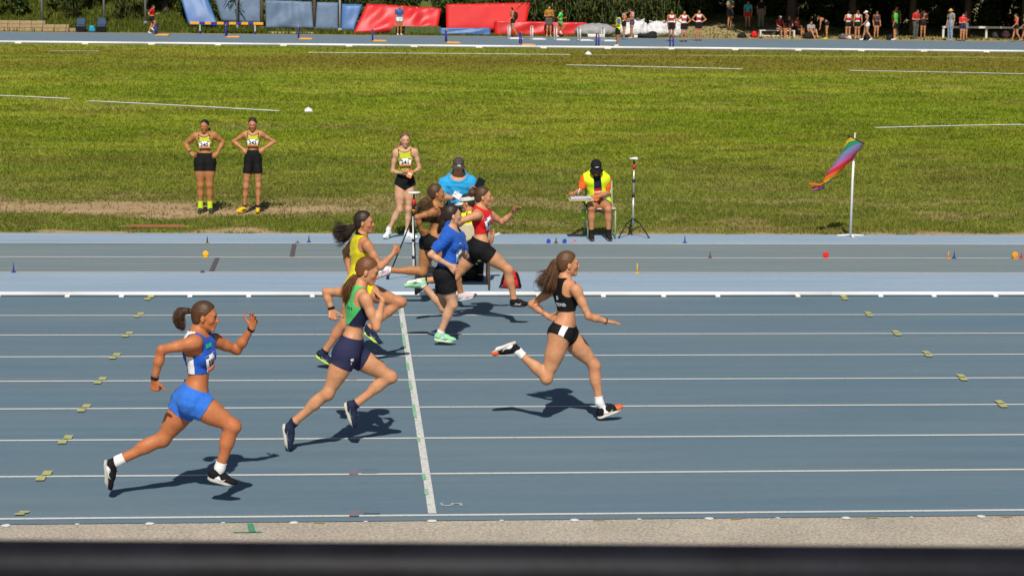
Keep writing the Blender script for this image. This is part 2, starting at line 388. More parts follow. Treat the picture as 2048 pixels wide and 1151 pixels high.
HAIRLINE_U = [-.12, -.085, -.06, -.03, 0, .03, .06, .09, .13]
HAIRLINE_F = [-.3, -.078, -.052, -.032, -.012, .014, .042, .070, .2]
def hair_cap(F, vox, m, parent, thick=.008, low=-.078, front=0.0):
    hf, hl, hu = F.H; g = F.hs; HF = np.array(F.H)
    pr = [ell(F.hp(-.014, 0, .030), _v(.094+thick, .074+thick*.95, .088+thick)*g, HF, .02), ell(F.hp(-.045, 0, -.03), _v(.058, .06, .058)*g, HF, .03)]
    V, Q = surf(pr, vox); T = tris(Q); N = vnormals(V, T)
    d = (V-F.hc)/g; f, l, u = d@hf, d@hl, d@hu
    V = V+N*(np.sin(np.arctan2(l, u+.02)*26+f*30)*.0007+np.sin(np.arctan2(l, u+.03)*47)*.0005)[:, None]
    sc = np.minimum(np.interp(u, HAIRLINE_U, HAIRLINE_F)+front+np.abs(l)*.12-f, u-low)
    r = clip(V, T, sc)
    o = link('hair', npmesh('hair', *r), m, parent)
    so = o.modifiers.new('thickness', 'SOLIDIFY'); so.thickness = .006; so.offset = -1
    return o
def hair_strands(parent, pts, rad, n, m, w=.004, seed=1, spread=1.0, curl=0.0, name='ponytail', len_j=.25, fray=1.0):
    """a tail of hair: many fine tapering strands following a centre line, denser in the middle"""
    rs = np.random.RandomState(seed); pts = np.array(pts, float); K = 14
    seg = np.r_[0, np.cumsum(np.linalg.norm(np.diff(pts, axis=0), axis=1))]; seg /= seg[-1]
    V = []; Fc = []
    tt = np.linspace(0, 1, 60); sm = np.stack([np.interp(tt, seg, pts[:, j]) for j in range(3)], 1)
    for _ in range(6): sm[1:-1] = (sm[:-2]+sm[1:-1]*2+sm[2:])/4
    n = int(n*1.7); w = w*.72
    for i in range(n):
        Lf = 1-len_j*rs.rand(); t = np.linspace(0, Lf, K)
        c = np.stack([np.interp(t, tt, sm[:, j]) for j in range(3)], 1)
        tg = np.gradient(c, axis=0); tg /= np.linalg.norm(tg, axis=1)[:, None]+1e-9
        a = np.cross(tg, _v(.13, .94, .3)); a /= np.linalg.norm(a, axis=1)[:, None]+1e-9; b = np.cross(tg, a)
        ph = rs.uniform(0, 6.28); rr = math.sqrt(rs.rand())*np.interp(t, np.linspace(0, 1, len(rad)), rad)*(1+fray*.5*t*rs.randn())
        q = ph+curl*np.sin(t*rs.uniform(8, 16)+rs.uniform(0, 6))
        c = c+(a*np.cos(q)[:, None]+b*np.sin(q)[:, None])*(rr*spread)[:, None]+rs.randn(3)*.004*t[:, None]*fray
        ww = w*(1-.8*t**2)*(.7+.6*rs.rand())
        n0 = len(V); e1 = rs.normal(size=3); e1 /= np.linalg.norm(e1)
        for k in range(K):
            x = unit(np.cross(tg[k], e1)); y = np.cross(tg[k], x)
            for j in range(3):
                an = 2.094*j; V.append(c[k]+(x*math.cos(an)+y*math.sin(an))*ww[k])
        for k in range(K-1):
            for j in range(3): Fc.append((n0+k*3+j, n0+k*3+(j+1) % 3, n0+k*3+3+(j+1) % 3, n0+k*3+3+j))
    return link(name, npmesh(name, V, Fc), m, parent)
def bun(parent, c, r, m, vox, seed=0):
    rs = np.random.RandomState(seed)
    pr = [ell(np.asarray(c, float), (r, r, r*.9), np.eye(3), .01)]
    for i in range(16):
        d = unit(rs.normal(size=3)); e = unit(np.cross(d, rs.normal(size=3)))
        pr.append(cone(c+d*r*.8, c+unit(d+e*.9)*r*.85, r*.28, r*.25, .004))
    V, Q = surf(pr, vox); return link('hair_bun', npmesh('hair_bun', V, Q), m, parent)
def eyes_brows(F, parent, browm, irism=(.03, .02, .015)):
    hf, hl, hu = F.H; g = F.hs; B = Matrix((Vector(hf), Vector(hl), Vector(hu))).transposed()
    for l in (-1, 1):
        bm = bmesh.new(); bmesh.ops.create_uvsphere(bm, u_segments=12, v_segments=8, radius=.0115*g)
        for v in bm.verts:
            v.co = Vector((v.co.z, v.co.x*1.15, v.co.y*.5))
        for f in bm.faces:
            c = f.calc_center_median(); f.material_index = 1 if (c.x > 0 and math.hypot(c.y, c.z*1.3) < .0062*g) else 0
        me = bpy.data.meshes.new('eye'); bmesh.ops.transform(bm, matrix=B.to_4x4(), verts=bm.verts); bm.to_mesh(me); bm.free()
        o = link('eye', me, [mat('eye_white', (.42, .38, .36), .3), mat('eye_iris', irism, .15)], parent)
        o.location = F.hp(.0745, l*.0315, -.002)
        p = [F.hp(.0845-.036*t*t, l*(.014+.034*t), .017+.007*math.sin(t*2.6)) for t in (0, .33, .66, 1)]
        MB().tube(p, [.003*g, .0036*g, .003*g, .0012*g], 6).build('eyebrow', browm, parent, True)
        p = [F.hp(.0895-.010*t*t, l*(.018+.028*t), .0052+.003*math.sin(t*3.0)) for t in (0, .33, .66, 1)]
        MB().tube(p, [.0016*g, .0024*g, .0024*g, .0012*g], 6).build('eyelash', mat('lash', (.02, .012, .01), .6), parent, True)
def shoe(F, sd, parent, up_m, sole_m, vox, mark_m=None, toe_m=None, lace_m=None, sc=1.0, both=True, stripes=0):
    """running shoe: upper from a distance field, rocker sole, side mark and laces"""
    A, Hl, To = F.J[sd+'ank'], F.J[sd+'heel'], F.J[sd+'toe']
    d = unit(To-Hl); L = max(np.linalg.norm(To-Hl), .2*F.s); u = A-(Hl+To)/2; u = unit(u-d*(u@d)); w = np.cross(d, u); q = F.s*sc
    def P(x, y, z): return Hl+d*x*L+w*y*q+u*z*q
    FR = np.array((d, w, u))
    pr = [ell(P(.16, 0, .035), (.045*q, .036*q, .04*q), FR, .02), cone(P(.2, 0, .04), P(.55, 0, .032), .034*q, .034*q, .02), ell(P(.74, .004, .020), (.075*q, .040*q, .030*q), FR, .02),
          cone(P(.2, 0, .05), A+u*-.012*q, .036*q, .040*q, .02), cone(P(.3, 0, .058), P(.62, 0, .038), .026*q, .026*q, .02)]
    V, Q = surf(pr, vox); T = tris(Q); r = clip(V, T, np.minimum((V-P(0, 0, 0))@u-.0*q, .072*q+.25*((P(.25, 0, 0)-V)@d)*.5-(V-P(0, 0, 0))@u+ .012*q))
    sh = link('shoe', npmesh('shoe', *r), up_m, parent); so = sh.modifiers.new('thickness', 'SOLIDIFY'); so.thickness = .004; so.offset = -1
    # sole
    n = 28; ring = []
    for i in range(n):
        a = 2*math.pi*i/n; x = .5+.52*math.cos(a); t = min(max(x, 0), 1)
        wd = np.interp(t, [0, .1, .35, .55, .75, .92, 1], [.024, .035, .033, .037, .043, .034, .018]); sx = math.sin(a); y = math.copysign(abs(sx)**.55, sx)*wd
        rk = .016*max(0, (t-.65)/.35)**2+.008*max(0, (.15-t)/.15)**2
        ring.append((x, y, rk))
    V = [P(x, y*1.03, -.017+rk) for x, y, rk in ring]+[P(x, y*1.05, -.006+rk*.8) for x, y, rk in ring]+[P(x, y, .010+rk*.6) for x, y, rk in ring]
    Fc = [tuple(range(n-1, -1, -1)), tuple(range(2*n, 3*n))]+[(k*n+i, k*n+(i+1) % n, (k+1)*n+(i+1) % n, (k+1)*n+i) for k in (0, 1) for i in range(n)]
    MB().add(V, Fc).build('sole', sole_m, sh, True)
    if toe_m:
        V2, Q2 = surf([infl(p, .002) for p in pr], vox); r = clip(V2, tris(Q2), np.minimum((V2-P(.80, 0, 0))@d+.2*((V2-P(0, 0, 0))@u), (V2-P(0, 0, 0))@u))
        if r: link('toe_cap', npmesh('toe_cap', *r), toe_m, sh)
    if mark_m:
        for sg in (-1, 1):
            if stripes:
                for j in range(stripes):
                    x0 = .38+j*.11; mb = MB(); pts = [P(x0+.05*k/4-.02, sg*(.040-.009*(k/4)), .004+.040*k/4) for k in range(5)]
                    mb.tube(pts, .0035, 6).build('side_stripe', mark_m, sh, True)
            else:     # tick-shaped side mark: thick near the toe end, tapering to the heel
                pts = [P(.62, sg*.0415, .030), P(.55, sg*.041, .016), P(.46, sg*.0395, .014), P(.33, sg*.039, .022), P(.16, sg*.038, .038)]
                MB().tube(pts, [.002*q, .0045*q, .0042*q, .003*q, .0012*q], 6).build('side_mark', mark_m, sh, True)
    mb = MB()
    for k in range(4):
        x = .40+.075*k; z = .084-.011*k; mb.tube([P(x, -.016, z-.006), P(x+.01, 0, z+.001), P(x, .016, z-.006)], .003*q, 5)
    mb.build('laces', lace_m or up_m, sh, True)
    return sh
def sock(F, sd, parent, m, vox, t0=.80, name='sock'):
    A, K = F.J[sd+'ank'], F.J[sd+'kne']
    return garment(F, parent, name, m, F.get(sd+'shin', sd+'foot'), .004, vox, lambda V: (V-(K+(A-K)*t0))@unit(A-K))
def band(F, parent, sd, m, t=.92, r=.0275, h=.010, name='wristband'):
    E_, W_ = F.J[sd+'elb'], F.J[sd+'wri']; c = E_+(W_-E_)*t; ax = unit(W_-E_); a, b, _ = frame(ax)
    V = []; n = 16
    for z, rr in ((-h, r), (-h, r+.004), (h, r+.004), (h, r)):
        V += [c+ax*z+(a*math.cos(6.2832*i/n)+b*math.sin(6.2832*i/n))*rr*F.s for i in range(n)]
    Fc = [(k*n+i, k*n+(i+1) % n, ((k+1) % 4)*n+(i+1) % n, ((k+1) % 4)*n+i) for k in range(4) for i in range(n)]
    return MB().add(V, Fc).build(name, m, parent, True)
def make_body(F, parent, skn, vox):
    V, Q = surf(F.body(), vox); me = npmesh('body', V, Q); set_attr(me, 'tint', face_tint(F, V))
    return link('body', me, skin(skn), parent)
def text_mesh(txt, size, m, parent, name='number', loc=None, R3=None, extr=.0006, bold=.0):
    cu = bpy.data.curves.new(name, 'FONT'); cu.body = txt; cu.size = size; cu.align_x = 'CENTER'; cu.align_y = 'CENTER'; cu.extrude = extr; cu.offset = bold
    t = bpy.data.objects.new(name, cu); C.objects.link(t); bpy.context.view_layer.update()
    me = bpy.data.meshes.new_from_object(t.evaluated_get(bpy.context.evaluated_depsgraph_get())); bpy.data.objects.remove(t); me.name = name
    o = link(name, me, m, parent, False)
    if R3 is not None:
        Mx = Matrix((Vector(R3[0]), Vector(R3[1]), Vector(R3[2]))).transposed().to_4x4(); Mx.translation = Vector(loc); o.matrix_local = Mx
    return o

def text_on(F, V, txt, size, x0, u0, m, parent, name, back=True, tilt=0.0, bold=.002):
    """lettering laid on the cloth: glyph points dropped onto the garment's own surface"""
    lc, fc, uc = F.cf; d = V-F.ch; sg = -1 if back else 1; sel = (d@fc)*sg > -.05; D = d[sel]; X, Fv, U = D@lc, D@fc, D@uc
    o = text_mesh(txt, size, m, parent, name, bold=bold); me = o.data; n = len(me.vertices); co = np.empty(n*3, np.float32); me.vertices.foreach_get('co', co); co = co.reshape(-1, 3); out = []
    for c in co:
        a, b = c[0]*math.cos(tilt)-c[1]*math.sin(tilt), c[0]*math.sin(tilt)+c[1]*math.cos(tilt); x = x0+a*(1 if back else -1); u = u0+b
        q = np.argsort((X-x)**2+(U-u)**2)[:4]; f = Fv[q].mean()+sg*(.005+c[2]); out.append(F.ch+lc*x+uc*u+fc*f)
    me.vertices.foreach_set('co', np.array(out, np.float32).ravel()); me.update(); return o
POSES = {
 'A': ((-1.746,0.45), dict(head=(0.101,-0.000,1.383), neck=(0.045,-0.000,1.250), rsh=(0.041,-0.150,1.218), lsh=(0.155,0.140,1.180), relb=(-0.193,-0.250,1.183), rwri=(-0.249,-0.220,0.962), rhand=(-0.251,-0.210,0.868), lelb=(0.316,0.240,1.085), lwri=(0.428,0.170,1.263), lhand=(0.451,0.150,1.338), waist=(0.052,-0.000,0.920), pelvis=(-0.000,-0.000,0.789), rhip=(0.020,-0.085,0.766), lhip=(-0.036,0.085,0.730), rkne=(0.301,-0.100,0.586), rank=(0.204,-0.090,0.273), rtoe=(0.311,-0.090,0.145), rheel=(0.116,-0.090,0.199), lkne=(-0.227,0.100,0.445), lank=(-0.551,0.070,0.292), ltoe=(-0.627,0.070,0.081), lheel=(-0.641,0.060,0.299))),
 'B': ((-0.596,2.05), dict(head=(0.144,0.000,1.479), neck=(0.084,0.000,1.332), rsh=(0.127,-0.150,1.275), lsh=(0.016,0.150,1.279), relb=(0.215,-0.190,1.045), rwri=(0.264,-0.130,1.263), rhand=(0.233,-0.050,1.315), lelb=(-0.192,0.260,1.266), lwri=(-0.147,0.220,1.127), lhand=(-0.139,0.190,1.057), waist=(0.036,0.000,0.975), pelvis=(-0.000,0.000,0.839), rhip=(-0.025,-0.085,0.810), lhip=(0.028,0.085,0.777), rkne=(-0.178,-0.100,0.488), rank=(-0.445,-0.060,0.248), rtoe=(-0.495,-0.050,0.013), rheel=(-0.531,-0.050,0.226), lkne=(0.335,0.090,0.584), lank=(0.057,0.080,0.369), ltoe=(0.028,0.090,0.170), lheel=(-0.037,0.080,0.374))),
 'G': ((1.245,3.0), dict(head=(0.033,0.000,1.399), neck=(0.010,0.000,1.256), rsh=(0.091,-0.140,1.199), lsh=(-0.039,0.150,1.175), relb=(0.197,-0.190,0.974), rwri=(0.357,-0.150,0.923), rhand=(0.434,-0.130,0.911), lelb=(-0.257,0.220,1.010), lwri=(-0.112,0.120,0.916), lhand=(-0.049,0.090,0.904), waist=(0.032,0.000,0.932), pelvis=(-0.000,0.000,0.818), rhip=(-0.030,-0.085,0.790), lhip=(0.049,0.085,0.759), rkne=(-0.147,-0.100,0.416), rank=(-0.394,-0.070,0.644), rtoe=(-0.619,-0.070,0.644), rheel=(-0.417,-0.070,0.727), lkne=(0.291,0.090,0.487), lank=(0.338,0.070,0.166), ltoe=(0.542,0.070,0.116), lheel=(0.328,0.070,0.028))),
 'C': ((-0.525,5.5), dict(head=(0.072,0.000,1.441), neck=(0.058,0.000,1.294), rsh=(0.105,-0.150,1.236), lsh=(-0.019,0.150,1.219), relb=(0.230,-0.200,1.028), rwri=(0.357,-0.140,1.152), rhand=(0.396,-0.110,1.187), lelb=(-0.108,0.220,1.120), lwri=(-0.063,0.150,0.916), lhand=(-0.044,0.120,0.871), waist=(0.014,0.000,0.939), pelvis=(-0.000,0.000,0.821), rhip=(-0.015,-0.085,0.794), lhip=(0.025,0.085,0.767), rkne=(-0.122,-0.090,0.450), rank=(-0.302,-0.060,0.186), rtoe=(-0.239,-0.050,0.040), rheel=(-0.395,-0.050,0.135), lkne=(0.437,0.090,0.637), lank=(0.123,0.080,0.384), ltoe=(0.217,0.080,0.229), lheel=(0.079,0.080,0.339))),
 'E': ((0.399,6.75), dict(head=(0.073,0.000,1.360), neck=(0.074,0.000,1.208), rsh=(0.011,-0.150,1.149), lsh=(0.145,0.150,1.120), relb=(-0.160,-0.190,0.973), rwri=(0.030,-0.210,0.866), rhand=(0.098,-0.210,0.804), lelb=(0.229,0.200,0.902), lwri=(0.147,0.060,1.017), lhand=(0.102,0.000,1.030), waist=(0.051,0.000,0.888), pelvis=(-0.000,0.000,0.757), rhip=(-0.009,-0.085,0.733), lhip=(0.004,0.085,0.702), rkne=(0.076,-0.080,0.432), rank=(-0.040,-0.060,0.144), rtoe=(0.107,-0.060,0.043), rheel=(-0.108,-0.060,0.064), lkne=(-0.009,0.080,0.374), lank=(-0.226,0.070,0.614), ltoe=(-0.424,0.070,0.624), lheel=(-0.205,0.070,0.683))),
 'F': ((0.822,7.95), dict(head=(0.050,-0.000,1.418), neck=(0.023,-0.000,1.291), rsh=(-0.023,-0.140,1.231), lsh=(0.127,0.140,1.208), relb=(-0.249,-0.200,1.156), rwri=(-0.294,-0.140,0.956), rhand=(-0.258,-0.100,0.884), lelb=(0.271,0.200,1.107), lwri=(0.376,0.140,1.215), lhand=(0.435,0.120,1.284), waist=(0.038,-0.000,0.987), pelvis=(0.000,-0.000,0.871), rhip=(0.023,-0.085,0.844), lhip=(-0.033,0.085,0.820), rkne=(0.327,-0.090,0.618), rank=(0.393,-0.070,0.298), rtoe=(0.538,-0.070,0.225), rheel=(0.356,-0.070,0.225), lkne=(-0.251,0.090,0.518), lank=(-0.566,0.070,0.476), ltoe=(-0.682,0.070,0.370), lheel=(-0.600,0.070,0.504))),
 'D': ((0.358,9.1), dict(head=(0.048,-0.000,1.327), neck=(0.049,-0.000,1.183), rsh=(0.009,-0.140,1.124), lsh=(0.172,0.140,1.091), relb=(-0.182,-0.220,1.076), rwri=(-0.127,-0.160,0.919), rhand=(-0.086,-0.130,0.857), lelb=(0.275,0.200,0.920), lwri=(0.410,0.140,0.998), lhand=(0.449,0.120,1.047), waist=(0.057,-0.000,0.899), pelvis=(-0.000,-0.000,0.782), rhip=(0.025,-0.085,0.759), lhip=(-0.031,0.085,0.736), rkne=(0.276,-0.080,0.439), rank=(0.337,-0.060,0.161), rtoe=(0.511,-0.060,0.138), rheel=(0.314,-0.060,0.091), lkne=(-0.105,0.080,0.403), lank=(-0.493,0.070,0.422), ltoe=(-0.614,0.070,0.375), lheel=(-0.504,0.070,0.463))),
 'K': ((-2.842,18.05), dict(head=(-0.000,-0.020,1.374), neck=(-0.005,0.020,1.238), rsh=(-0.144,0.010,1.222), lsh=(0.144,0.010,1.232), relb=(-0.304,0.060,1.084), rwri=(-0.222,-0.020,0.958), rhand=(-0.165,-0.070,0.916), lelb=(0.279,0.060,1.118), lwri=(0.189,-0.020,0.944), lhand=(0.138,-0.070,0.909), waist=(0.002,0.000,0.981), pelvis=(0.000,0.000,0.832), rhip=(-0.070,0.000,0.784), lhip=(0.070,0.000,0.785), rkne=(-0.072,-0.030,0.449), rank=(-0.078,0.000,0.090), rtoe=(-0.085,-0.130,0.026), rheel=(-0.082,0.050,0.020), lkne=(0.068,-0.030,0.449), lank=(0.070,0.000,0.090), ltoe=(0.109,-0.120,0.026), lheel=(0.066,0.050,0.021))),
 'L': ((-2.096,18.1), dict(head=(-0.003,-0.030,1.407), neck=(0.002,0.020,1.270), rsh=(-0.115,0.010,1.246), lsh=(0.119,0.010,1.255), relb=(-0.306,0.070,1.122), rwri=(-0.155,-0.000,1.011), rhand=(-0.106,-0.050,0.968), lelb=(0.335,0.070,1.118), lwri=(0.165,-0.000,1.020), lhand=(0.104,-0.050,0.977), waist=(0.001,-0.000,1.012), pelvis=(-0.000,-0.000,0.878), rhip=(-0.063,-0.000,0.830), lhip=(0.062,-0.000,0.831), rkne=(-0.112,-0.020,0.421), rank=(-0.140,0.030,0.098), rtoe=(-0.253,-0.080,0.024), rheel=(-0.119,0.060,0.039), lkne=(0.084,-0.020,0.430), lank=(0.073,-0.000,0.102), ltoe=(0.070,-0.120,0.022), lheel=(0.069,0.070,0.030))),
 'M': ((0.211,15.1), dict(head=(-0.003,-0.020,1.432), neck=(-0.009,0.020,1.299), rsh=(-0.138,-0.000,1.250), lsh=(0.142,-0.000,1.258), relb=(-0.180,-0.000,0.969), rwri=(-0.048,-0.150,0.963), rhand=(0.009,-0.180,0.973), lelb=(0.207,-0.000,1.014), lwri=(0.117,-0.140,0.977), lhand=(0.066,-0.170,0.973), waist=(0.006,-0.000,0.970), pelvis=(-0.000,-0.000,0.825), rhip=(-0.072,-0.000,0.774), lhip=(0.072,-0.000,0.775), rkne=(-0.079,-0.040,0.424), rank=(-0.235,-0.000,0.128), rtoe=(-0.294,-0.100,0.018), rheel=(-0.212,0.060,0.055), lkne=(0.051,-0.030,0.431), lank=(0.032,-0.000,0.078), ltoe=(0.175,-0.060,0.013), lheel=(-0.003,0.030,0.016))),
 'H': ((0.966,14.7), dict(head=(-0.011,-0.060,1.105), neck=(-0.014,0.000,0.956), rsh=(-0.212,0.000,0.855), lsh=(0.172,0.000,0.871), relb=(-0.227,-0.050,0.661), rwri=(-0.089,-0.260,0.657), rhand=(-0.034,-0.300,0.683), lelb=(0.235,-0.050,0.662), lwri=(0.207,-0.270,0.758), lhand=(0.211,-0.300,0.825), waist=(-0.002,0.030,0.602), pelvis=(0.000,0.050,0.428), rhip=(-0.086,0.030,0.401), lhip=(0.085,0.030,0.402), rkne=(-0.142,-0.380,0.437), rank=(-0.138,-0.360,0.065), rtoe=(-0.160,-0.520,0.016), rheel=(-0.129,-0.320,0.024), lkne=(0.097,-0.380,0.437), lank=(0.102,-0.360,0.065), ltoe=(0.107,-0.520,0.016), lheel=(0.104,-0.320,0.024))),
 'J': ((3.05,15.3), dict(head=(-0.062,-0.080,1.028), neck=(-0.048,0.020,0.909), rsh=(-0.211,0.000,0.859), lsh=(0.105,0.000,0.853), relb=(-0.287,-0.050,0.681), rwri=(-0.396,-0.250,0.673), rhand=(-0.438,-0.300,0.686), lelb=(0.121,-0.020,0.650), lwri=(-0.042,-0.220,0.620), lhand=(-0.107,-0.270,0.626), waist=(-0.020,0.030,0.629), pelvis=(0.000,0.050,0.480), rhip=(-0.075,0.030,0.460), lhip=(0.079,0.030,0.460), rkne=(-0.151,-0.360,0.469), rank=(-0.141,-0.330,0.108), rtoe=(-0.144,-0.500,0.021), rheel=(-0.141,-0.280,0.036), lkne=(0.090,-0.360,0.455), lank=(0.107,-0.330,0.116), ltoe=(0.124,-0.500,0.022), lheel=(0.101,-0.280,0.036))),
 'I': ((0.908,10.6), dict(head=(-0.057,0.100,1.033), neck=(-0.035,0.030,0.875), lsh=(-0.139,0.020,0.789), rsh=(0.112,-0.000,0.792), lelb=(-0.170,0.100,0.556), lwri=(-0.096,0.300,0.466), lhand=(-0.056,0.360,0.470), relb=(0.224,0.080,0.547), rwri=(0.276,0.300,0.573), rhand=(0.293,0.360,0.616), waist=(-0.015,-0.000,0.557), pelvis=(-0.000,0.020,0.418), lhip=(-0.073,0.040,0.390), rhip=(0.075,0.040,0.390), lkne=(-0.089,0.420,0.431), lank=(-0.078,0.450,0.066), ltoe=(-0.081,0.620,0.027), lheel=(-0.081,0.400,0.017), rkne=(0.142,0.420,0.431), rank=(0.141,0.450,0.066), rtoe=(0.165,0.620,0.027), rheel=(0.139,0.400,0.017))),
}
# ---------------------------------------------------------------- clothing cuts
def top_cut(F, bottom=.25, neck_r=.105, neck_dz=.035, neck_f=.03, arm=.105, sleeve=None, armlow=.35, back_scoop=0.0):
    J = F.J; lc, fc, uc = F.cf; q = F.s; nk = J['neck']+uc*(.02+neck_dz)*q+fc*neck_f*q; tor = np.linalg.norm(J['neck']-J['waist']); wb = J['waist']+uc*bottom*tor
    def s(V):
        a = (V-wb)@uc; b = np.linalg.norm((V-nk)*1.0, axis=1)-neck_r*q
        x = np.abs((V-F.ch)@lc); u = (V-J['waist'])@uc/tor
        r = np.minimum(a, b)
        if sleeve is None:
            r = np.minimum(r, np.interp(u, [armlow, armlow+.12, armlow+.3, 1.0], [.4, .155, arm, arm+.005])*q-x)
        else:
            for sd in 'rl':
                S_, E_ = J[sd+'sh'], J[sd+'elb']; ax = unit(E_-S_); near = ((V-S_)@ax > .03) & (np.linalg.norm(np.cross(V-S_, ax), axis=1) < .085*q)
                r = np.where(near, np.minimum(r, (S_+(E_-S_)*sleeve-V)@ax), r)
        return r
    return s
def leg_cut(F, waist=.35, hem=.12, brief=0.0):
    J = F.J; lat, fw, up = F.pf; wp = J['pelvis']+(J['waist']-J['pelvis'])*waist
    def s(V):
        a = (wp-V)@up; D = []; Hm = []
        for sd in 'rl':
            sg = 1 if sd == 'r' else -1
            Hp, K = J[sd+'hip'], J[sd+'kne']; ax = unit(K-Hp); t = np.clip((V-Hp)@ax, 0, .5); D.append(np.linalg.norm(V-Hp-t[:, None]*ax, axis=1))
            dirv = ax+lat*sg*brief+ (up*-.0)
            Hm.append(hem*F.s-(V-Hp)@dirv)
        h = np.where(D[0] < D[1], Hm[0], Hm[1])
        if brief: h = np.minimum(Hm[0], Hm[1])
        return np.minimum(a, h)
    return s
def chest_rect(F, x0, u0, w, h, front=True):
    lc, fc, uc = F.cf
    def s(V):
        d = V-F.ch; f = d@fc*(1 if front else -1)
        return np.minimum(np.minimum(w-np.abs(d@lc-x0), h-np.abs(d@uc-u0)), f-.0)
    return s
def bib(F, V, parent, x0, u0, w, h, text=None, size=.075, cur=1.6, tilt=0.0, marks=0, top_m=None, low_m=None, corners=False):
    lc, fc, uc = F.cf; d = V-F.ch; x, f, u = d@lc, d@fc, d@uc
    def f_at(xx): 
        m = (np.abs(x-xx) < .03) & (np.abs(u-u0) < .05); return f[m].max() if m.any() else 0
    f0 = f_at(x0)+.007; white = mat('bib_white', (.80, .80, .80), .6)
    ct, st = math.cos(tilt), math.sin(tilt)
    def P(a, b, o=0.0):
        a2 = a*ct-b*st; b2 = a*st+b*ct; return F.ch+lc*(x0+a2)+uc*(u0+b2)+fc*(f0+o-cur*a2*a2)
    def plate(name, a0, a1, b0, b1, o, m, par):
        n = 8; A = np.linspace(a0, a1, n); Vv = [P(-a, b, o+t) for t in (0, .0015) for b in (b0, b1) for a in A]
        Fc = []
        for i in range(n-1):
            Fc += [(2*n+i, 2*n+i+1, 3*n+i+1, 3*n+i), (i, n+i, n+i+1, i+1), (i, i+1, 2*n+i+1, 2*n+i), (n+i, 3*n+i, 3*n+i+1, n+i+1)]
        return MB().add(Vv, Fc).build(name, m, par, True)
    B = plate('race_bib', -w/2, w/2, -h/2, h/2, 0, white, parent)
    if top_m: plate('bib_band', -w/2, w/2, h*.25, h*.499, .002, top_m, B)
    if low_m: plate('bib_band', -w/2, w/2, -h*.499, -h*.27, .002, low_m, B)
    if corners:
        for a0, a1 in ((-w/2, -w*.24), (w*.24, w/2)): plate('corner_flash', a0, a1, h*.36, h*.499, .002, mat('bib_blue', (.07, .11, .50), .6), B)
    if text:
        o = text_mesh(text, size, mat('bib_ink', (.015, .015, .02), .6), B, 'number', bold=.0025)
        me = o.data; co = np.empty(len(me.vertices)*3, np.float32); me.vertices.foreach_get('co', co); co = co.reshape(-1, 3)
        n2 = np.array([P(-c[0], c[1]-h*.04, .004+c[2]) for c in co]); me.vertices.foreach_set('co', n2.astype(np.float32).ravel()); me.update()
    for i in range(marks):
        plate('printed_digit', -w*.3+i*w*.22, -w*.3+i*w*.22+w*.14, -h*.2, h*.2, .003, mat('bib_ink', (.015, .015, .02), .6), B)
    return B
def runner(key, label, group, fwd=(1, 0, 0), vox=.007, skn='med', head_f=None, head_u=(0, 0, 1), hands=(), hair='brown', fig={}, face=True):
    (bx, by), J = POSES[key]; root = empty('person', (bx, by, 0)); tag(root, label, 'person', group)
    F = Fig(J, fwd, head_f=head_f, head_u=head_u, **fig); F.vox = vox; F.root = root
    for sd, nrm, kw in hands: F.hand(sd, nrm, **kw)
    make_body(F, root, skn, vox)
    if face: eyes_brows(F, root, hairmat('dark' if hair != 'blond' else 'light'))
    return F
def tee(F, name, m, e, bottom, **k):
    pr = F.get('pelvis', 'torso', 'neck')
    return pr

RG = 'girls sprinting down the lanes'
black = fabric('black', (.012, .012, .013)); navy = fabric('navy', (.016, .02, .05))
white_f = fabric('white', (.78, .78, .78)); white_r = mat('white_rubber', (.74, .74, .72), .6); black_r = mat('black_rubber', (.015, .015, .016), .7)

# --- runner in the nearest lane: blue and white top
F = runner('A', 'person sprinting in blue and white crop top and bright blue shorts, nearest lane', RG, vox=.006, skn='tan', head_f=(1, -.12, -.1), hair='brown',
    hands=[('r', (.35, .75, .1), dict(curl=.75, thumb=.9)), ('l', (-.55, -.8, .15), dict(curl=.25, spread=.25, thumb=1.4))], fig=dict(leg=1.1, hip=1.1, arm=1.04, build=.93))
lc, fc, uc = F.cf; tp = F.get('pelvis', 'torso', 'neck'); blue = fabric('royal_blue', (.015, .10, .52)); blue2 = fabric('sky_blue', (.035, .17, .66))
side = lambda V: .028-np.abs((V-F.ch)@fc+.012)
o = garment(F, F.root, 'crop_top', blue, tp, .006, F.vox, top_cut(F, .16, .10, arm=.11), wob=.0022, seed=1,
    panels=[('side_panel', white_f, lambda V: np.minimum(side(V), np.minimum((V-F.ch)@lc-.05, .05-(V-F.ch)@uc)), .002),
            ('shoulder_strap', white_f, lambda V: np.minimum((V-F.ch)@uc-.085, np.minimum((V-F.ch)@lc-.02, .03-(V-F.ch)@fc)), .002)])
mk = lambda V: np.minimum(.016-np.abs((V-F.ch)@uc-.085), np.minimum((V-F.ch)@fc-.03, .045-np.abs((V-F.ch)@lc-.03)))
pv, pq = surf([infl(p, .006) for p in tp if p[-1] >= 0], F.vox); pt = tris(pq)
r = clip(pv+vnormals(pv, pt)*.004, pt, mk(pv)); link('chest_logo', npmesh('chest_logo', *r), mat('logo_green', (.02, .62, .42), .5), o)
bib(F, pv, o, .03, -.035, .13, .12, marks=3, cur=2.2, tilt=-.15, low_m=mat('bib_red', (.72, .20, .13), .6), corners=True)
garment(F, F.root, 'shorts', blue2, F.get('pelvis', 'rthigh', 'lthigh'), .007, F.vox, leg_cut(F, .62, .112), wob=.003, seed=2,
    panels=[('shorts_logo', white_f, lambda V: .014-np.linalg.norm(V-(F.J['rhip']+_v(.062, -.07, -.035)), axis=1), .003)])
hm = hairmat('brown'); hair_cap(F, F.vox, hm, F.root)
H0 = F.hc
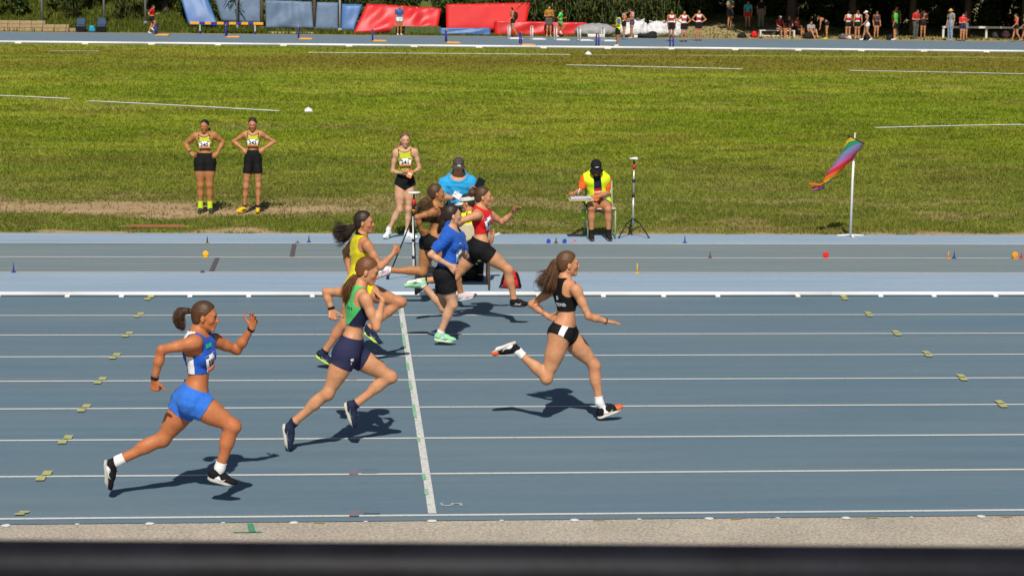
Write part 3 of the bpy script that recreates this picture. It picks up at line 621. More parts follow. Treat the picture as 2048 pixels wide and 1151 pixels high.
hair_strands(F.root, [H0+_v(*p) for p in ((-.088, 0, .035), (-.125, 0, .04), (-.175, .0, .03), (-.195, 0, -.02), (-.175, 0, -.07), (-.15, .0, -.105))], [.014, .02, .034, .036, .03, .012], 190, hm, .0042, 3, curl=.5)
MB().tube([H0+_v(-.112, 0, .038), H0+_v(-.124, 0, .04)], [.021, .021], 10).build('hair_tie', black, F.root, True)
for sd in 'rl':
    shoe(F, sd, F.root, fabric('black', (.012, .012, .013)), mat('grey_sole', (.45, .44, .40), .6), F.vox, mat('mark_silver', (.7, .7, .68), .4)); sock(F, sd, F.root, white_f, F.vox, .86)
band(F, F.root, 'r', black, .95); band(F, F.root, 'r', mat('bracelet', (.15, .06, .03), .6), .90, h=.006, name='bracelet'); band(F, F.root, 'l', black, .97, h=.008)
def top(F, m, name='crop_top', e=.006, wob=.002, seed=1, panels=(), **k):
    o = garment(F, F.root, name, m, F.get('pelvis', 'torso', 'neck'), e, F.vox, top_cut(F, **k), wob=wob, seed=seed, panels=panels); return o
def top_surface(F, e=.006):
    V, Q = surf([infl(p, e) for p in F.get('pelvis', 'torso', 'neck') if p[-1] >= 0], F.vox); return V, tris(Q)
def shorts(F, m, waist=.6, hem=.1, e=.006, wob=.002, seed=2, name='shorts', brief=0.0, panels=(), kx=1.0):
    if kx < 1:      # tights: each leg grown on its own so that the thighs stay apart
        R = []
        for g in (('pelvis', 'rthigh'), ('pelvis', 'lthigh')):
            V, Q = surf([infl(p, e) for p in F.get(*g) if p[-1] >= 0], F.vox); T = tris(Q); R.append(clip(V, T, leg_cut(F, waist, hem, brief)(V)))
        V = np.concatenate([R[0][0], R[1][0]]); T = np.concatenate([R[0][1], R[1][1]+len(R[0][0])]); return link(name, npmesh(name, V, T), m, F.root)
    return garment(F, F.root, name, m, F.get('pelvis', 'rthigh', 'lthigh'), e, F.vox, leg_cut(F, waist, hem, brief), wob=wob, seed=seed, panels=panels)
def tie(F, a, b, m, r=.02, name='hair_tie'): MB().tube([F.hc+_v(*a), F.hc+_v(*b)], [r, r], 10).build(name, m, F.root, True)
def tail(F, pts, rad, n, m, w=.004, seed=3, **k): return hair_strands(F.root, [F.hc+_v(*p) for p in pts], rad, n, m, w, seed, **k)
def decal(F, parent, name, m, sc, V, T, off=.004):
    r = clip(V+vnormals(V, T)*off, T, sc(V))
    if r: return link(name, npmesh(name, *r), m, parent)

# --- green and navy top, lane two
F = runner('B', 'person sprinting in green and navy crop top and dark navy shorts, ginger ponytail', RG, vox=.006, skn='light', head_f=(1, -.1, -.3), hair='auburn',
    hands=[('r', (-.8, .3, -.3), dict(curl=.85, thumb=.5)), ('l', (.3, -.85, 0), dict(curl=.5, thumb=1.3))], fig=dict(leg=1.0, arm=.95, build=.90, hip=1.12))
lcB, fcB, ucB = F.cf; FB = F; green = fabric('bright_green', (.085, .52, .14)); navy2 = fabric('navy_shorts', (.028, .03, .075))
dg = lambda V: np.minimum(1.43*(V-FB.ch)[:, 0]-.012-(V-FB.ch)[:, 2], .04-(V-FB.ch)[:, 1])
o = top(F, green, bottom=.18, arm=.10, armlow=.42, panels=[('side_panel', fabric('navy', (.016, .02, .05)), dg, .002)], seed=4)
V, T = top_surface(F)
for k in range(4): decal(F, o, 'printed_letter', mat('ink_green', (.01, .10, .05), .6), lambda V, k=k: np.minimum(.006-np.abs((V-FB.ch)@lcB-.015-.022*k), np.minimum(.010-np.abs((V-FB.ch)@ucB-.02), -.02-(V-FB.ch)@fcB)), V, T)
o = shorts(F, navy2, .75, .118, .007, .003, seed=6)
V, Q = surf([infl(p, .008) for p in F.get('pelvis', 'rthigh', 'lthigh') if p[-1] >= 0], F.vox)
for k in range(2): decal(F, o, 'shorts_logo', white_f, lambda V, k=k: .012-np.abs((V-(FB.J['rhip']+_v(.045, -.09, -.03-.035*k)))).max(1)+np.where((V-FB.J['rhip'])[:, 1] < -.03, 0, -1), V, tris(Q))
hm = hairmat('auburn'); hair_cap(F, F.vox, hm, F.root)
tie(F, (-.088, 0, -.022), (-.108, 0, -.03), mat('scrunchie', (.75, .62, .03), .8, bump=.5, bscale=80), .028, 'scrunchie')
tail(F, ((-.08, 0, -.02), (-.115, -.02, -.06), (-.145, -.03, -.13), (-.155, -.02, -.2), (-.185, -.01, -.27)), [.018, .028, .04, .04, .012], 200, hm, .004, 5, fray=1.4)
for sd in 'rl':
    shoe(F, sd, F.root, fabric('shoe_navy', (.02, .028, .06)), mat('cream_sole', (.55, .53, .42), .6), F.vox, mat('mark_blue', (.16, .2, .3), .5)); sock(F, sd, F.root, navy, F.vox, .985)
band(F, F.root, 'l', black, .95, name='wristwatch')

# --- black kit, leading, lane three
F = runner('G', 'person sprinting ahead in black crop top and black briefs, long brown ponytail flying', RG, vox=.006, skn='light', head_f=(1, .12, .0), hair='brown',
    hands=[('r', (.0, .1, -1), dict(curl=.1, thumb=.55, spread=.08)), ('l', (0, -1, 0), dict(curl=.5))], fig=dict(leg=.99, hip=1.15, arm=.92, build=.88))
FG = F; lcG, fcG, ucG = F.cf
o = top(F, black, bottom=.20, arm=.085, armlow=.40, seed=7)
V, T = top_surface(F)
bk = lambda V: -((V-FG.ch)@fcG)-.03
text_on(F, V, 'TIONS', .040, .032, -.045, mat('print_white', (.62, .61, .66), .6), o, 'printed_lettering', tilt=.04)
text_on(F, V, 'D', .040, .012, .012, mat('print_white', (.62, .61, .66), .6), o, 'back_logo', bold=.004)
latG, fwG, upG = F.pf
pn = lambda V: np.minimum(.024-np.abs((V-FG.J['pelvis'])@fwG-.052), np.minimum((V-FG.J['pelvis'])@latG-.03, .2))
shorts(F, black, .50, .040, .006, .001, name='briefs', brief=.45, panels=[('front_panel', white_f, pn, .002)])
hm = hairmat('chestnut'); hair_cap(F, F.vox, hm, F.root)
tie(F, (-.088, 0, .03), (-.104, 0, .036), black, .022)
tail(F, ((-.085, 0, .03), (-.118, 0, .02), (-.125, 0, -.06), (-.14, 0, -.14), (-.155, 0, -.21), (-.15, 0, -.27)), [.016, .03, .045, .062, .066, .03], 420, hm, .0045, 8, fray=1.3)
tail(F, ((-.10, 0, -.05), (-.17, 0, -.13), (-.25, .0, -.16), (-.29, 0, -.155)), [.04, .07, .06, .04], 110, hm, .003, 9, fray=1.8)
for sd in 'rl':
    shoe(F, sd, F.root, black, mat('pale_sole', (.62, .58, .52), .6), F.vox, mat('mark_white', (.75, .74, .7), .5), toe_m=mat('toe_orange', (.80, .13, .035), .5)); sock(F, sd, F.root, white_f, F.vox, .83)
band(F, F.root, 'r', mat('bracelet', (.15, .06, .03), .6), .96, h=.007, name='bracelet')

# --- yellow singlet, lane five
F = runner('C', 'person sprinting in yellow singlet, dark ponytail streaming, half hidden by green top runner', RG, skn='med', head_f=(1, -.15, -.02), hair='dark',
    hands=[('r', (-.3, .9, .2), dict(curl=.95, thumb=.4)), ('l', (.2, -.9, 0), dict(curl=.6))], fig=dict(arm=.96, leg=1.0, build=.90, hip=1.1))
yel = fabric('yellow', (.72, .62, .01)); FC = F
top(F, yel, 'singlet', bottom=-.35, arm=.10, armlow=.42, neck_r=.1, wob=.003, seed=9, panels=[('collar', black, lambda V: .112*FC.s-np.linalg.norm(V-(FC.J['neck']+FC.cf[2]*.055*FC.s+FC.cf[1]*.03*FC.s), axis=1), .002)])
shorts(F, yel, .55, .13)
hm = hairmat('dark'); hair_cap(F, F.vox, hm, F.root)
tail(F, ((-.07, 0, -.03), (-.105, .01, -.055), (-.17, .02, -.10), (-.24, .03, -.115), (-.31, .03, -.125)), [.02, .035, .065, .085, .08], 330, hm, .0046, 11, fray=1.2)
for sd in 'rl':
    shoe(F, sd, F.root, fabric('shoe_navy', (.02, .028, .06)), mat('lime_sole', (.55, .72, .10), .6), F.vox, mat('mark_pale', (.35, .45, .6), .5)); sock(F, sd, F.root, navy, F.vox, .985)

# --- blue tee, lane six
F = runner('E', 'person running in loose blue T-shirt, black shorts and mint green shoes', RG, skn='pale', head_f=(1, .15, .08), hair='dark',
    hands=[('r', (-.1, 1, .1), dict(curl=.14, spread=.14, thumb=.6)), ('l', (0, -1, 0), dict(curl=.8))], fig=dict(arm=.96, leg=1.0, build=.95, hip=1.1))
FE = F; teeb = fabric('tee_blue', (.02, .11, .50))
pr = F.get('pelvis', 'torso', 'neck', 'ruparm', 'luparm')
o = garment(F, F.root, 't_shirt', teeb, pr, .016, F.vox, top_cut(F, -.18, .098, sleeve=.78), wob=.007, wf=26, seed=12)
V, Q = surf([infl(p, .018) for p in pr if p[-1] >= 0], F.vox); T = tris(Q); lcE, fcE, ucE = F.cf
for k, (x, u) in enumerate(((.07, .03), (.05, -.03), (.075, -.035))):
    decal(F, o, 'printed_mark', mat('tee_print', (.45, .5, .62), .6), lambda V, x=x, u=u: np.minimum(.014-np.abs((V-FE.ch)@lcE-x), np.minimum(.008-np.abs((V-FE.ch)@ucE-u), (V-FE.ch)@fcE-.01)), V, T, .010)
bib(F, V, o, .03, -.10, .15, .10, marks=3, cur=2.0, tilt=-.2, corners=True)
shorts(F, black, .5, .19, .010, .003, seed=13)
hm = hairmat('dark'); hair_cap(F, F.vox, hm, F.root)
tail(F, ((-.07, 0, -.05), (-.10, .0, -.09), (-.125, 0, -.15), (-.15, 0, -.2)), [.022, .03, .03, .01], 110, hm, .004, 14)
for sd in 'rl':
    shoe(F, sd, F.root, fabric('mint', (.30, .66, .38)), mat('pale_lime_sole', (.62, .78, .45), .6), F.vox, mat('mark_navy', (.05, .09, .14), .5)); sock(F, sd, F.root, white_f, F.vox, .95)

# --- red top, lane seven
F = runner('F', 'person sprinting in red crop top and black tights, hair in a bun', RG, skn='light', head_f=(1, -.12, .03), hair='brown',
    hands=[('r', (0, 1, 0), dict(curl=.8)), ('l', (.55, -.7, -.3), dict(curl=.22, spread=.2, thumb=.9))], fig=dict(arm=.95, leg=1.0, hip=1.14, build=.90))
red = fabric('red', (.72, .012, .014)); FF = F
o = top(F, red, bottom=.12, arm=.115, armlow=.40, neck_r=.095, seed=15)
V, T = top_surface(F)
bib(F, V, o, .045, -.005, .16, .13, marks=3, cur=2.4, tilt=-.25, corners=True)
shorts(F, black, .68, .15, .006)
hm = hairmat('brown'); hair_cap(F, F.vox, hm, F.root); bun(F.root, F.hc+_v(-.122, -.01, .042), .048, hm, F.vox, 2)
for sd in 'rl':
    shoe(F, sd, F.root, black, black_r, F.vox, mat('mark_white', (.75, .74, .7), .5))

# --- brown strappy top, innermost lane
F = runner('D', 'person sprinting in strappy brown top with curly ponytail, behind blue T-shirt runner', RG, skn='olive', head_f=(1, .1, .12), hair='brown',
    hands=[('r', (.3, .9, 0), dict(curl=.5)), ('l', (0, -1, 0), dict(curl=.6))], fig=dict(arm=.95, leg=1.02, hip=1.12, build=.90))
FD = F; lcD, fcD, ucD = F.cf; brn = fabric('dark_brown', (.035, .018, .010))
top(F, brn, bottom=.34, arm=.075, armlow=.42, neck_r=.12, neck_f=-.03, neck_dz=.0, seed=16)
shorts(F, black, .5, .085, .006)
hm = hairmat('brown'); hair_cap(F, F.vox, hm, F.root)
tie(F, (-.075, -.02, -.055), (-.092, -.02, -.068), mat('tie_teal', (.15, .45, .48), .6), .026)
tail(F, ((-.07, -.02, -.05), (-.105, -.03, -.09), (-.125, -.06, -.17), (-.115, -.08, -.26), (-.085, -.08, -.33)), [.035, .075, .095, .09, .045], 420, hairmat('light'), .0046, 17, curl=1.6, fray=1.4)
for sd in 'rl':
    shoe(F, sd, F.root, fabric('pale_pink', (.62, .52, .54)), mat('grey_blue_sole', (.45, .55, .6), .6), F.vox, mat('mark_pink', (.6, .08, .16), .5), lace_m=black); sock(F, sd, F.root, white_f, F.vox, .95)
# ---------------------------------------------------------------- waiting athletes, officials
def cap_hat(F, m, name='cap', patch=None, visor_only=False, brim_len=.075, brim_m=None, vox=.008, tilt=0.0):
    hf, hl, hu = F.H; g = F.hs; HF = np.array(F.H)
    V, Q = surf([ell(F.hp(-.012, 0, .036), _v(.110, .090, .098)*g, HF, .02)], vox); T = tris(Q); d = (V-F.hc)/g; f, u = d@hf, d@hu
    s = u-(.030+.12*f)
    if visor_only: s = np.minimum(s, .085-(u-.12*f))
    o = link(name, npmesh(name, *clip(V, T, s)), m, F.root); so = o.modifiers.new('thickness', 'SOLIDIFY'); so.thickness = .004; so.offset = -1
    pts = []; n = 14
    for k in (0, 1):
        for i in range(n):
            a = -1.15+2.3*i/(n-1); r = (.098, .098+brim_len*(math.cos(a*.95)**.6))[k]
            pts.append((r*math.cos(a)-.006, r*.84*math.sin(a), .040-.018*abs(math.sin(a))*1.3-.022*k))
    V2 = [F.hp(*p) for p in pts]+[F.hp(p[0], p[1], p[2]-.006) for p in pts]
    Fc = [(i, i+1, n+i+1, n+i) for i in range(n-1)]+[(2*n+i, 3*n+i, 3*n+i+1, 2*n+i+1) for i in range(n-1)]+[(n+i, n+i+1, 3*n+i+1, 3*n+i) for i in range(n-1)]+[(0, n, 3*n, 2*n), (n-1, 3*n-1, 4*n-1, 2*n-1)]
    MB().add(V2, Fc).build('brim', brim_m or m, o, True)
    if patch: patch(F, o)
    return o
WG = 'athletes in yellow and black waiting beside the track'
vest_y = fabric('singlet_yellow', (.50, .52, .035)); bandb = mat('bib_blue', (.10, .14, .55), .6); bando = mat('bib_orange', (.80, .28, .12), .6); stripe = fabric('stripe_black', (.02, .02, .018))
def stander(key, label, num, skn, hair, head_f, hands, fig, waist, hem, brief=0., bib_x=0., seed=0, bottom=.14):
    F = runner(key, label, WG, fwd=(0, -1, 0), vox=.0075, skn=skn, head_f=head_f, hands=hands, hair=hair, fig=fig)
    lc, fc, uc = F.cf
    pan = []
    for k in range(7):      # dark stripes down the flank
        pan.append(('stripe', stripe, lambda V, k=k: np.minimum(.005-np.abs((V-F.ch)@uc-.10+.028*k+.35*((V-F.ch)@lc)), (V-F.ch)@lc-.065), .0018))
    o = top(F, vest_y, 'singlet', bottom=bottom, arm=.102, armlow=.40, neck_r=.115, neck_f=.05, seed=seed, panels=pan)
    garment(F, o, 'edging', stripe, F.get('pelvis', 'torso', 'neck'), .008, F.vox, lambda V: np.minimum(top_cut(F, bottom, .115, neck_f=.05, arm=.102, armlow=.40)(V), .010-top_cut(F, -1, .115, neck_f=.05, arm=.102, armlow=.40)(V)))
    V, T = top_surface(F)
    bib(F, V, o, bib_x, -.035, .165, .105, num, .082, cur=1.6, low_m=bando, corners=True)
    shorts(F, black, waist, hem, .006, name='briefs' if brief else 'tights', brief=brief, kx=1 if brief else .4)
    return F
F = stander('K', 'sturdier waiting person in yellow singlet number 240, black tights and neon socks', '240', 'olive', 'black', (-.25, -1, -.1),
    [('r', (.2, .6, -.5), dict(curl=.35)), ('l', (-.2, .6, -.5), dict(curl=.35))], dict(s0=.87, build=1.14, leg=1.18, arm=1.12, hip=1.05, hs=.84), .85, .13)
hm = hairmat('black'); hair_cap(F, F.vox, hm, F.root); tail(F, ((.01, .09, .0), (.045, .06, -.06), (.055, -.01, -.14), (.05, -.04, -.18)), [.03, .03, .025, .01], 90, hm, .004, 2)
neon = fabric('neon_yellow', (.62, .85, .02))
for sd in 'rl': shoe(F, sd, F.root, fabric('grey_dark', (.05, .05, .055)), black_r, F.vox); sock(F, sd, F.root, neon, F.vox, .70)
band(F, F.root, 'r', black, .92, name='wristwatch')
F = stander('L', 'slim waiting person in yellow singlet number 242, knee tights and yellow shoes', '242', 'med', 'dark', (-.05, -1, -.25),
    [('r', (.2, .6, -.5), dict(curl=.3)), ('l', (-.2, .6, -.5), dict(curl=.3))], dict(s0=.85, leg=.9, arm=.92, build=.95, hs=.84), .95, .235, seed=3)
hm = hairmat('dark'); hair_cap(F, F.vox, hm, F.root); tail(F, ((.0, .09, .0), (-.03, .10, -.06), (-.05, .08, -.14)), [.03, .03, .015], 80, hm, .004, 2)
for sd in 'rl': shoe(F, sd, F.root, mat('shoe_yellow', (.72, .50, .02), .5), mat('shoe_yellow', (.72, .50, .02), .5), F.vox, mark_m=black_r); sock(F, sd, F.root, navy, F.vox, .90)
F = stander('M', 'waiting blonde person in yellow singlet number 241 and black briefs, hands together', '241', 'pale', 'blond', (.15, -1, -.12),
    [('r', (.7, .0, .5), dict(curl=.5)), ('l', (-.7, .0, .5), dict(curl=.5))], dict(s0=.90, leg=.88, arm=.86, build=.92, hs=.86), .75, .035, brief=.6, seed=5, bottom=.06)
hm = hairmat('light'); hair_cap(F, F.vox, hm, F.root); tail(F, ((-.02, .085, -.02), (-.08, .08, -.09), (-.14, .03, -.2), (-.21, .0, -.27)), [.02, .03, .035, .015], 120, hairmat('blond'), .004, 2, fray=1.5)
for sd in 'rl': shoe(F, sd, F.root, white_f, white_r, F.vox, mark_m=black_r, stripes=3); sock(F, sd, F.root, white_f, F.vox, .86)

# --- seated official writing, black cap and hi-vis vest
hivis = mat('hivis_yellow', (.66, .86, .01), .7, noise=.05, scale=30, bump=.2, bscale=80)
F = runner('J', 'seated official in black cap and open yellow hi-vis vest writing on a chair desk', 'track officials', fwd=(0, -1, 0), vox=.008, skn='med', head_f=(.05, -1, -.75), head_u=(0, -.5, 1),
    hands=[('r', (.2, .2, -1), dict(curl=.6)), ('l', (-.5, .3, -1), dict(curl=.4))], hair='dark', fig=dict(s0=.94, fem=False, build=1.05, leg=1.06, arm=1.05, hs=.9))
FJ = F; lcJ, fcJ, ucJ = F.cf; orange = fabric('orange', (.80, .13, .015))
pr = F.get('pelvis', 'torso', 'neck', 'ruparm', 'luparm')
nvp = lambda V: np.minimum((V-FJ.ch)@fcJ-.02, .085-np.abs((V-FJ.ch)@lcJ))
o = garment(F, F.root, 't_shirt', orange, pr, .012, F.vox, top_cut(F, -.35, .10, sleeve=.8), wob=.004, seed=21,
    panels=[('chest_panel', navy, lambda V: np.minimum(nvp(V), (V-FJ.ch)@ucJ+.05), .003), ('red_band', fabric('red', (.72, .012, .014)), lambda V: np.minimum(nvp(V), .012-np.abs((V-FJ.ch)@ucJ+.062)), .003)])
V, Q = surf([infl(p, .014) for p in pr if p[-1] >= 0], F.vox)
for k in range(5): decal(F, o, 'printed_letter', white_f, lambda V, k=k: np.minimum(.0075-np.abs((V-FJ.ch)@lcJ-.05+.024*k), np.minimum(.014-np.abs((V-FJ.ch)@ucJ+.10), (V-FJ.ch)@fcJ-.02)), V, tris(Q), .006)
vc = top_cut(F, -.75, .105, arm=.2, armlow=.30)
o = garment(F, F.root, 'hi_vis_vest', hivis, F.get('pelvis', 'torso'), .036, F.vox, lambda V: np.minimum(vc(V), np.where((V-FJ.ch)@fcJ > 0, np.abs((V-FJ.ch)@lcJ)-.055-.06*np.maximum(0, (V-FJ.ch)@ucJ*-1), 1)), wob=.006, wf=24, seed=22,
    panels=[('reflective_strip', mat('reflective', (.62, .64, .66), .35), lambda V: .022-np.abs((V-FJ.J['waist'])@ucJ+.03), .003)])
shorts(F, fabric('grey_shorts', (.16, .18, .22)), .6, .16, .010, .004)
hair_cap(F, F.vox, hairmat('dark'), F.root)
cap_hat(F, fabric('cap_black', (.014, .014, .015)), patch=lambda F, o: MB().tube([F.hp(.085, -.035, .085), F.hp(.092, 0, .088), F.hp(.085, .03, .092)], [.003, .006, .003], 6).build('cap_logo', white_f, o, True))
for sd in 'rl': shoe(F, sd, F.root, fabric('shoe_black', (.02, .018, .017)), mat('tan_sole', (.45, .36, .24), .6), F.vox); sock(F, sd, F.root, black, F.vox, .86)

# --- large official in blue polo, grey cap, tablet in hand
F = runner('H', 'large seated official in bright blue polo shirt and grey cap, reading notes', 'track officials', fwd=(0, -1, 0), vox=.008, skn='light', head_f=(-.1, -1, -.3), head_u=(0, -.25, 1),
    hands=[('r', (.3, .1, 1), dict(curl=.55)), ('l', (-.2, -.9, .3), dict(curl=.5))], hair='dark', fig=dict(s0=.98, build=1.32, fem=False, arm=1.25, leg=1.1, hs=.92))
polo = fabric('polo_blue', (.03, .36, .70)); FH = F; lcH, fcH, ucH = F.cf
garment(F, F.root, 'polo_shirt', polo, F.get('pelvis', 'torso', 'neck', 'ruparm', 'luparm'), .018, F.vox, top_cut(F, -.75, .125, neck_f=.07, sleeve=.85), wob=.008, wf=22, seed=31,
    panels=[('collar', fabric('polo_collar', (.03, .33, .66)), lambda V: .155-np.linalg.norm(V-(FH.J['neck']+ucH*.055+fcH*.07), axis=1), .006)])
garment(F, F.root, 'trousers', fabric('charcoal', (.03, .03, .035)), F.get('pelvis', 'rthigh', 'lthigh', 'rshin', 'lshin'), .018, F.vox, lambda V: np.minimum((FH.J['waist']-V)@FH.pf[2]+.02, V[:, 2]-.09), wob=.005, seed=32)
hair_cap(F, F.vox, hairmat('dark'), F.root)
def apatch(F, o):
    MB().box((0, 0, 0), (.045, .003, .035)).build('cap_patch', mat('patch_white', (.7, .7, .7), .5), o).location = F.hp(.102, .012, .030)
    for k in range(3): MB().tube([F.hp(.090-.003*k, .016-.012*k, .066), F.hp(.084-.003*k, .010-.012*k, .074+.006*k)], .0035, 6).build('cap_stripe', white_f, o, True)
cap_hat(F, fabric('cap_grey', (.075, .06, .055)), patch=apatch)
for sd in 'rl': shoe(F, sd, F.root, black, black_r, F.vox)

# --- person in white visor and hi-vis vest, seen from behind on a chair
F = runner('I', 'official in white visor and hi-vis vest sitting with back to camera', 'track officials', fwd=(0, 1, 0), vox=.008, skn='med', head_f=(-.95, .2, -.25),
    hands=[('r', (-.6, .3, .5), dict(curl=.5)), ('l', (.6, .3, .5), dict(curl=.5))], hair='dark', fig=dict(s0=.92, hs=.88))
FI = F; lcI, fcI, ucI = F.cf
garment(F, F.root, 't_shirt', fabric('salmon', (.72, .22, .10)), F.get('pelvis', 'torso', 'neck', 'ruparm', 'luparm'), .010, F.vox, top_cut(F, -.3, .10, sleeve=.75), wob=.003, seed=41)
garment(F, F.root, 'hi_vis_vest', hivis, F.get('pelvis', 'torso'), .022, F.vox, top_cut(F, -.75, .11, arm=.15, armlow=.3), wob=.005, seed=42,
    panels=[('reflective_strip', mat('reflective', (.62, .64, .66), .35), lambda V: .022-np.abs((V-FI.J['waist'])@ucI+.02), .003)])
garment(F, F.root, 'leggings', black, F.get('pelvis', 'rthigh', 'lthigh', 'rshin', 'lshin'), .006, F.vox, lambda V: np.minimum((FI.J['waist']-V)@FI.pf[2], V[:, 2]-.10))
hair_cap(F, F.vox, hairmat('dark'), F.root)
tail(F, ((.075, 0, -.02), (.095, 0, -.06), (.09, 0, -.11)), [.03, .04, .015], 110, hairmat('dark'), .004, 2)
cap_hat(F, fabric('visor_white', (.62, .62, .60)), 'sun_visor', visor_only=True, brim_len=.085)
for sd in 'rl': shoe(F, sd, F.root, black, black_r, F.vox)
# ---------------------------------------------------------------- the ground, the track
def sheet(name, x0, x1, y0, y1, z, m, parent=None):
    return link(name, npmesh(name, [(x0, y0, z), (x1, y0, z), (x1, y1, z), (x0, y1, z)], [(0, 1, 2, 3)]), m, parent, False)
def track_mat(name, c1, c2, grit=.18, worn=None):
    """polyurethane: fine granules, long streaks of wear along the lanes"""
    if name in MATS: return MATS[name]
    m = bpy.data.materials.new(name); m.use_nodes = True; t = m.node_tree; L = t.links; b = t.nodes['Principled BSDF']
    b.inputs['Roughness'].default_value = .85; b.inputs['Specular IOR Level'].default_value = .25
    g = t.nodes.new('ShaderNodeTexCoord')
    def noise(sc, det, stretch=(1, 1, 1), rough=.55):
        mp = t.nodes.new('ShaderNodeMapping'); mp.inputs['Scale'].default_value = stretch; L.new(g.outputs['Object'], mp.inputs[0])
        n = t.nodes.new('ShaderNodeTexNoise'); n.inputs['Scale'].default_value = sc; n.inputs['Detail'].default_value = det; n.inputs['Roughness'].default_value = rough; L.new(mp.outputs[0], n.inputs['Vector']); return n.outputs[0]
    def ramp(src, a, bb, lo, hi):
        r = t.nodes.new('ShaderNodeMapRange'); r.inputs[1].default_value = a; r.inputs[2].default_value = bb; r.inputs[3].default_value = lo; r.inputs[4].default_value = hi; L.new(src, r.inputs[0]); return r.outputs[0]
    big = ramp(noise(.5, 6, (.35, 1.6, 1)), .35, .65, 0, 1)
    mx = t.nodes.new('ShaderNodeMix'); mx.data_type = 'RGBA'; mx.inputs[6].default_value = (*c1, 1); mx.inputs[7].default_value = (*c2, 1); L.new(big, mx.inputs[0])
    col = mx.outputs[2]
    for src, a, bb, lo, hi in ((noise(190, 2), .3, .7, 1-grit, 1+grit), (noise(30, 4, (.25, 2, 1)), .3, .7, .93, 1.07), (noise(3, 5, (.12, 1.5, 1)), .3, .7, .93, 1.07)):
        k = t.nodes.new('ShaderNodeMix'); k.data_type = 'RGBA'; k.blend_type = 'MULTIPLY'; k.inputs[0].default_value = 1; L.new(col, k.inputs[6]); L.new(ramp(src, a, bb, lo, hi), k.inputs[7]); col = k.outputs[2]
    L.new(col, b.inputs['Base Color'])
    bp = t.nodes.new('ShaderNodeBump'); bp.inputs['Strength'].default_value = .35; bp.inputs['Distance'].default_value = .004; L.new(noise(260, 2), bp.inputs['Height']); L.new(bp.outputs[0], b.inputs['Normal'])
    MATS[name] = m; return m
def worn_paint(name, col, under, thr=.42, sc=14, stretch=(1, 1, 1)):
    if name in MATS: return MATS[name]
    m = bpy.data.materials.new(name); m.use_nodes = True; t = m.node_tree; L = t.links; b = t.nodes['Principled BSDF']; b.inputs['Roughness'].default_value = .8
    g = t.nodes.new('ShaderNodeTexCoord'); mp = t.nodes.new('ShaderNodeMapping'); mp.inputs['Scale'].default_value = stretch; L.new(g.outputs['Object'], mp.inputs[0])
    n = t.nodes.new('ShaderNodeTexNoise'); n.inputs['Scale'].default_value = sc; n.inputs['Detail'].default_value = 8; n.inputs['Roughness'].default_value = .7; L.new(mp.outputs[0], n.inputs['Vector'])
    r = t.nodes.new('ShaderNodeMapRange'); r.inputs[1].default_value = thr-.08; r.inputs[2].default_value = thr+.1; L.new(n.outputs[0], r.inputs[0])
    mx = t.nodes.new('ShaderNodeMix'); mx.data_type = 'RGBA'; mx.inputs[6].default_value = (*under, 1); mx.inputs[7].default_value = (*col, 1); L.new(r.outputs[0], mx.inputs[0]); L.new(mx.outputs[2], b.inputs['Base Color'])
    MATS[name] = m; return m
def asphalt_mat():
    m = bpy.data.materials.new('asphalt'); m.use_nodes = True; t = m.node_tree; L = t.links; b = t.nodes['Principled BSDF']; b.inputs['Roughness'].default_value = .95; b.inputs['Specular IOR Level'].default_value = .15
    g = t.nodes.new('ShaderNodeTexCoord'); v = t.nodes.new('ShaderNodeTexVoronoi'); v.inputs['Scale'].default_value = 95; L.new(g.outputs['Object'], v.inputs['Vector'])
    n = t.nodes.new('ShaderNodeTexNoise'); n.inputs['Scale'].default_value = 45; n.inputs['Detail'].default_value = 6; L.new(g.outputs['Object'], n.inputs['Vector'])
    n2 = t.nodes.new('ShaderNodeTexNoise'); n2.inputs['Scale'].default_value = 1.5; n2.inputs['Detail'].default_value = 4; L.new(g.outputs['Object'], n2.inputs['Vector'])
    cr = t.nodes.new('ShaderNodeValToRGB'); e = cr.color_ramp.elements; e[0].position = .32; e[0].color = (.34, .295, .235, 1); e[1].position = .66; e[1].color = (.62, .545, .44, 1); L.new(n.outputs[0], cr.inputs[0])
    mx = t.nodes.new('ShaderNodeMix'); mx.data_type = 'RGBA'; mx.blend_type = 'MULTIPLY'; mx.inputs[0].default_value = .22; L.new(cr.outputs[0], mx.inputs[6]); L.new(v.outputs['Color'], mx.inputs[7])
    mr = t.nodes.new('ShaderNodeMapRange'); mr.inputs[1].default_value = .3; mr.inputs[2].default_value = .7; mr.inputs[3].default_value = .9; mr.inputs[4].default_value = 1.1; L.new(n2.outputs[0], mr.inputs[0])
    m2 = t.nodes.new('ShaderNodeMix'); m2.data_type = 'RGBA'; m2.blend_type = 'MULTIPLY'; m2.inputs[0].default_value = 1; L.new(mx.outputs[2], m2.inputs[6]); L.new(mr.outputs[0], m2.inputs[7])
    L.new(m2.outputs[2], b.inputs['Base Color'])
    bp = t.nodes.new('ShaderNodeBump'); bp.inputs['Strength'].default_value = .8; bp.inputs['Distance'].default_value = .006; L.new(n.outputs[0], bp.inputs['Height']); L.new(bp.outputs[0], b.inputs['Normal'])
    return m
TRK = track_mat('track_blue', (.120, .190, .245), (.148, .208, .245)); PALE = track_mat('runoff_pale_blue', (.285, .385, .49), (.32, .41, .50), .08); RUN = track_mat('runway_grey', (.180, .232, .25), (.21, .25, .255), .1)
XA, XB = -75, 95
PAINT = worn_paint('lane_paint', (.66, .66, .62), (.2, .25, .28), .36, 40); NEWP = worn_paint('finish_paint', (.66, .66, .62), (.26, .30, .31), .40, 30)
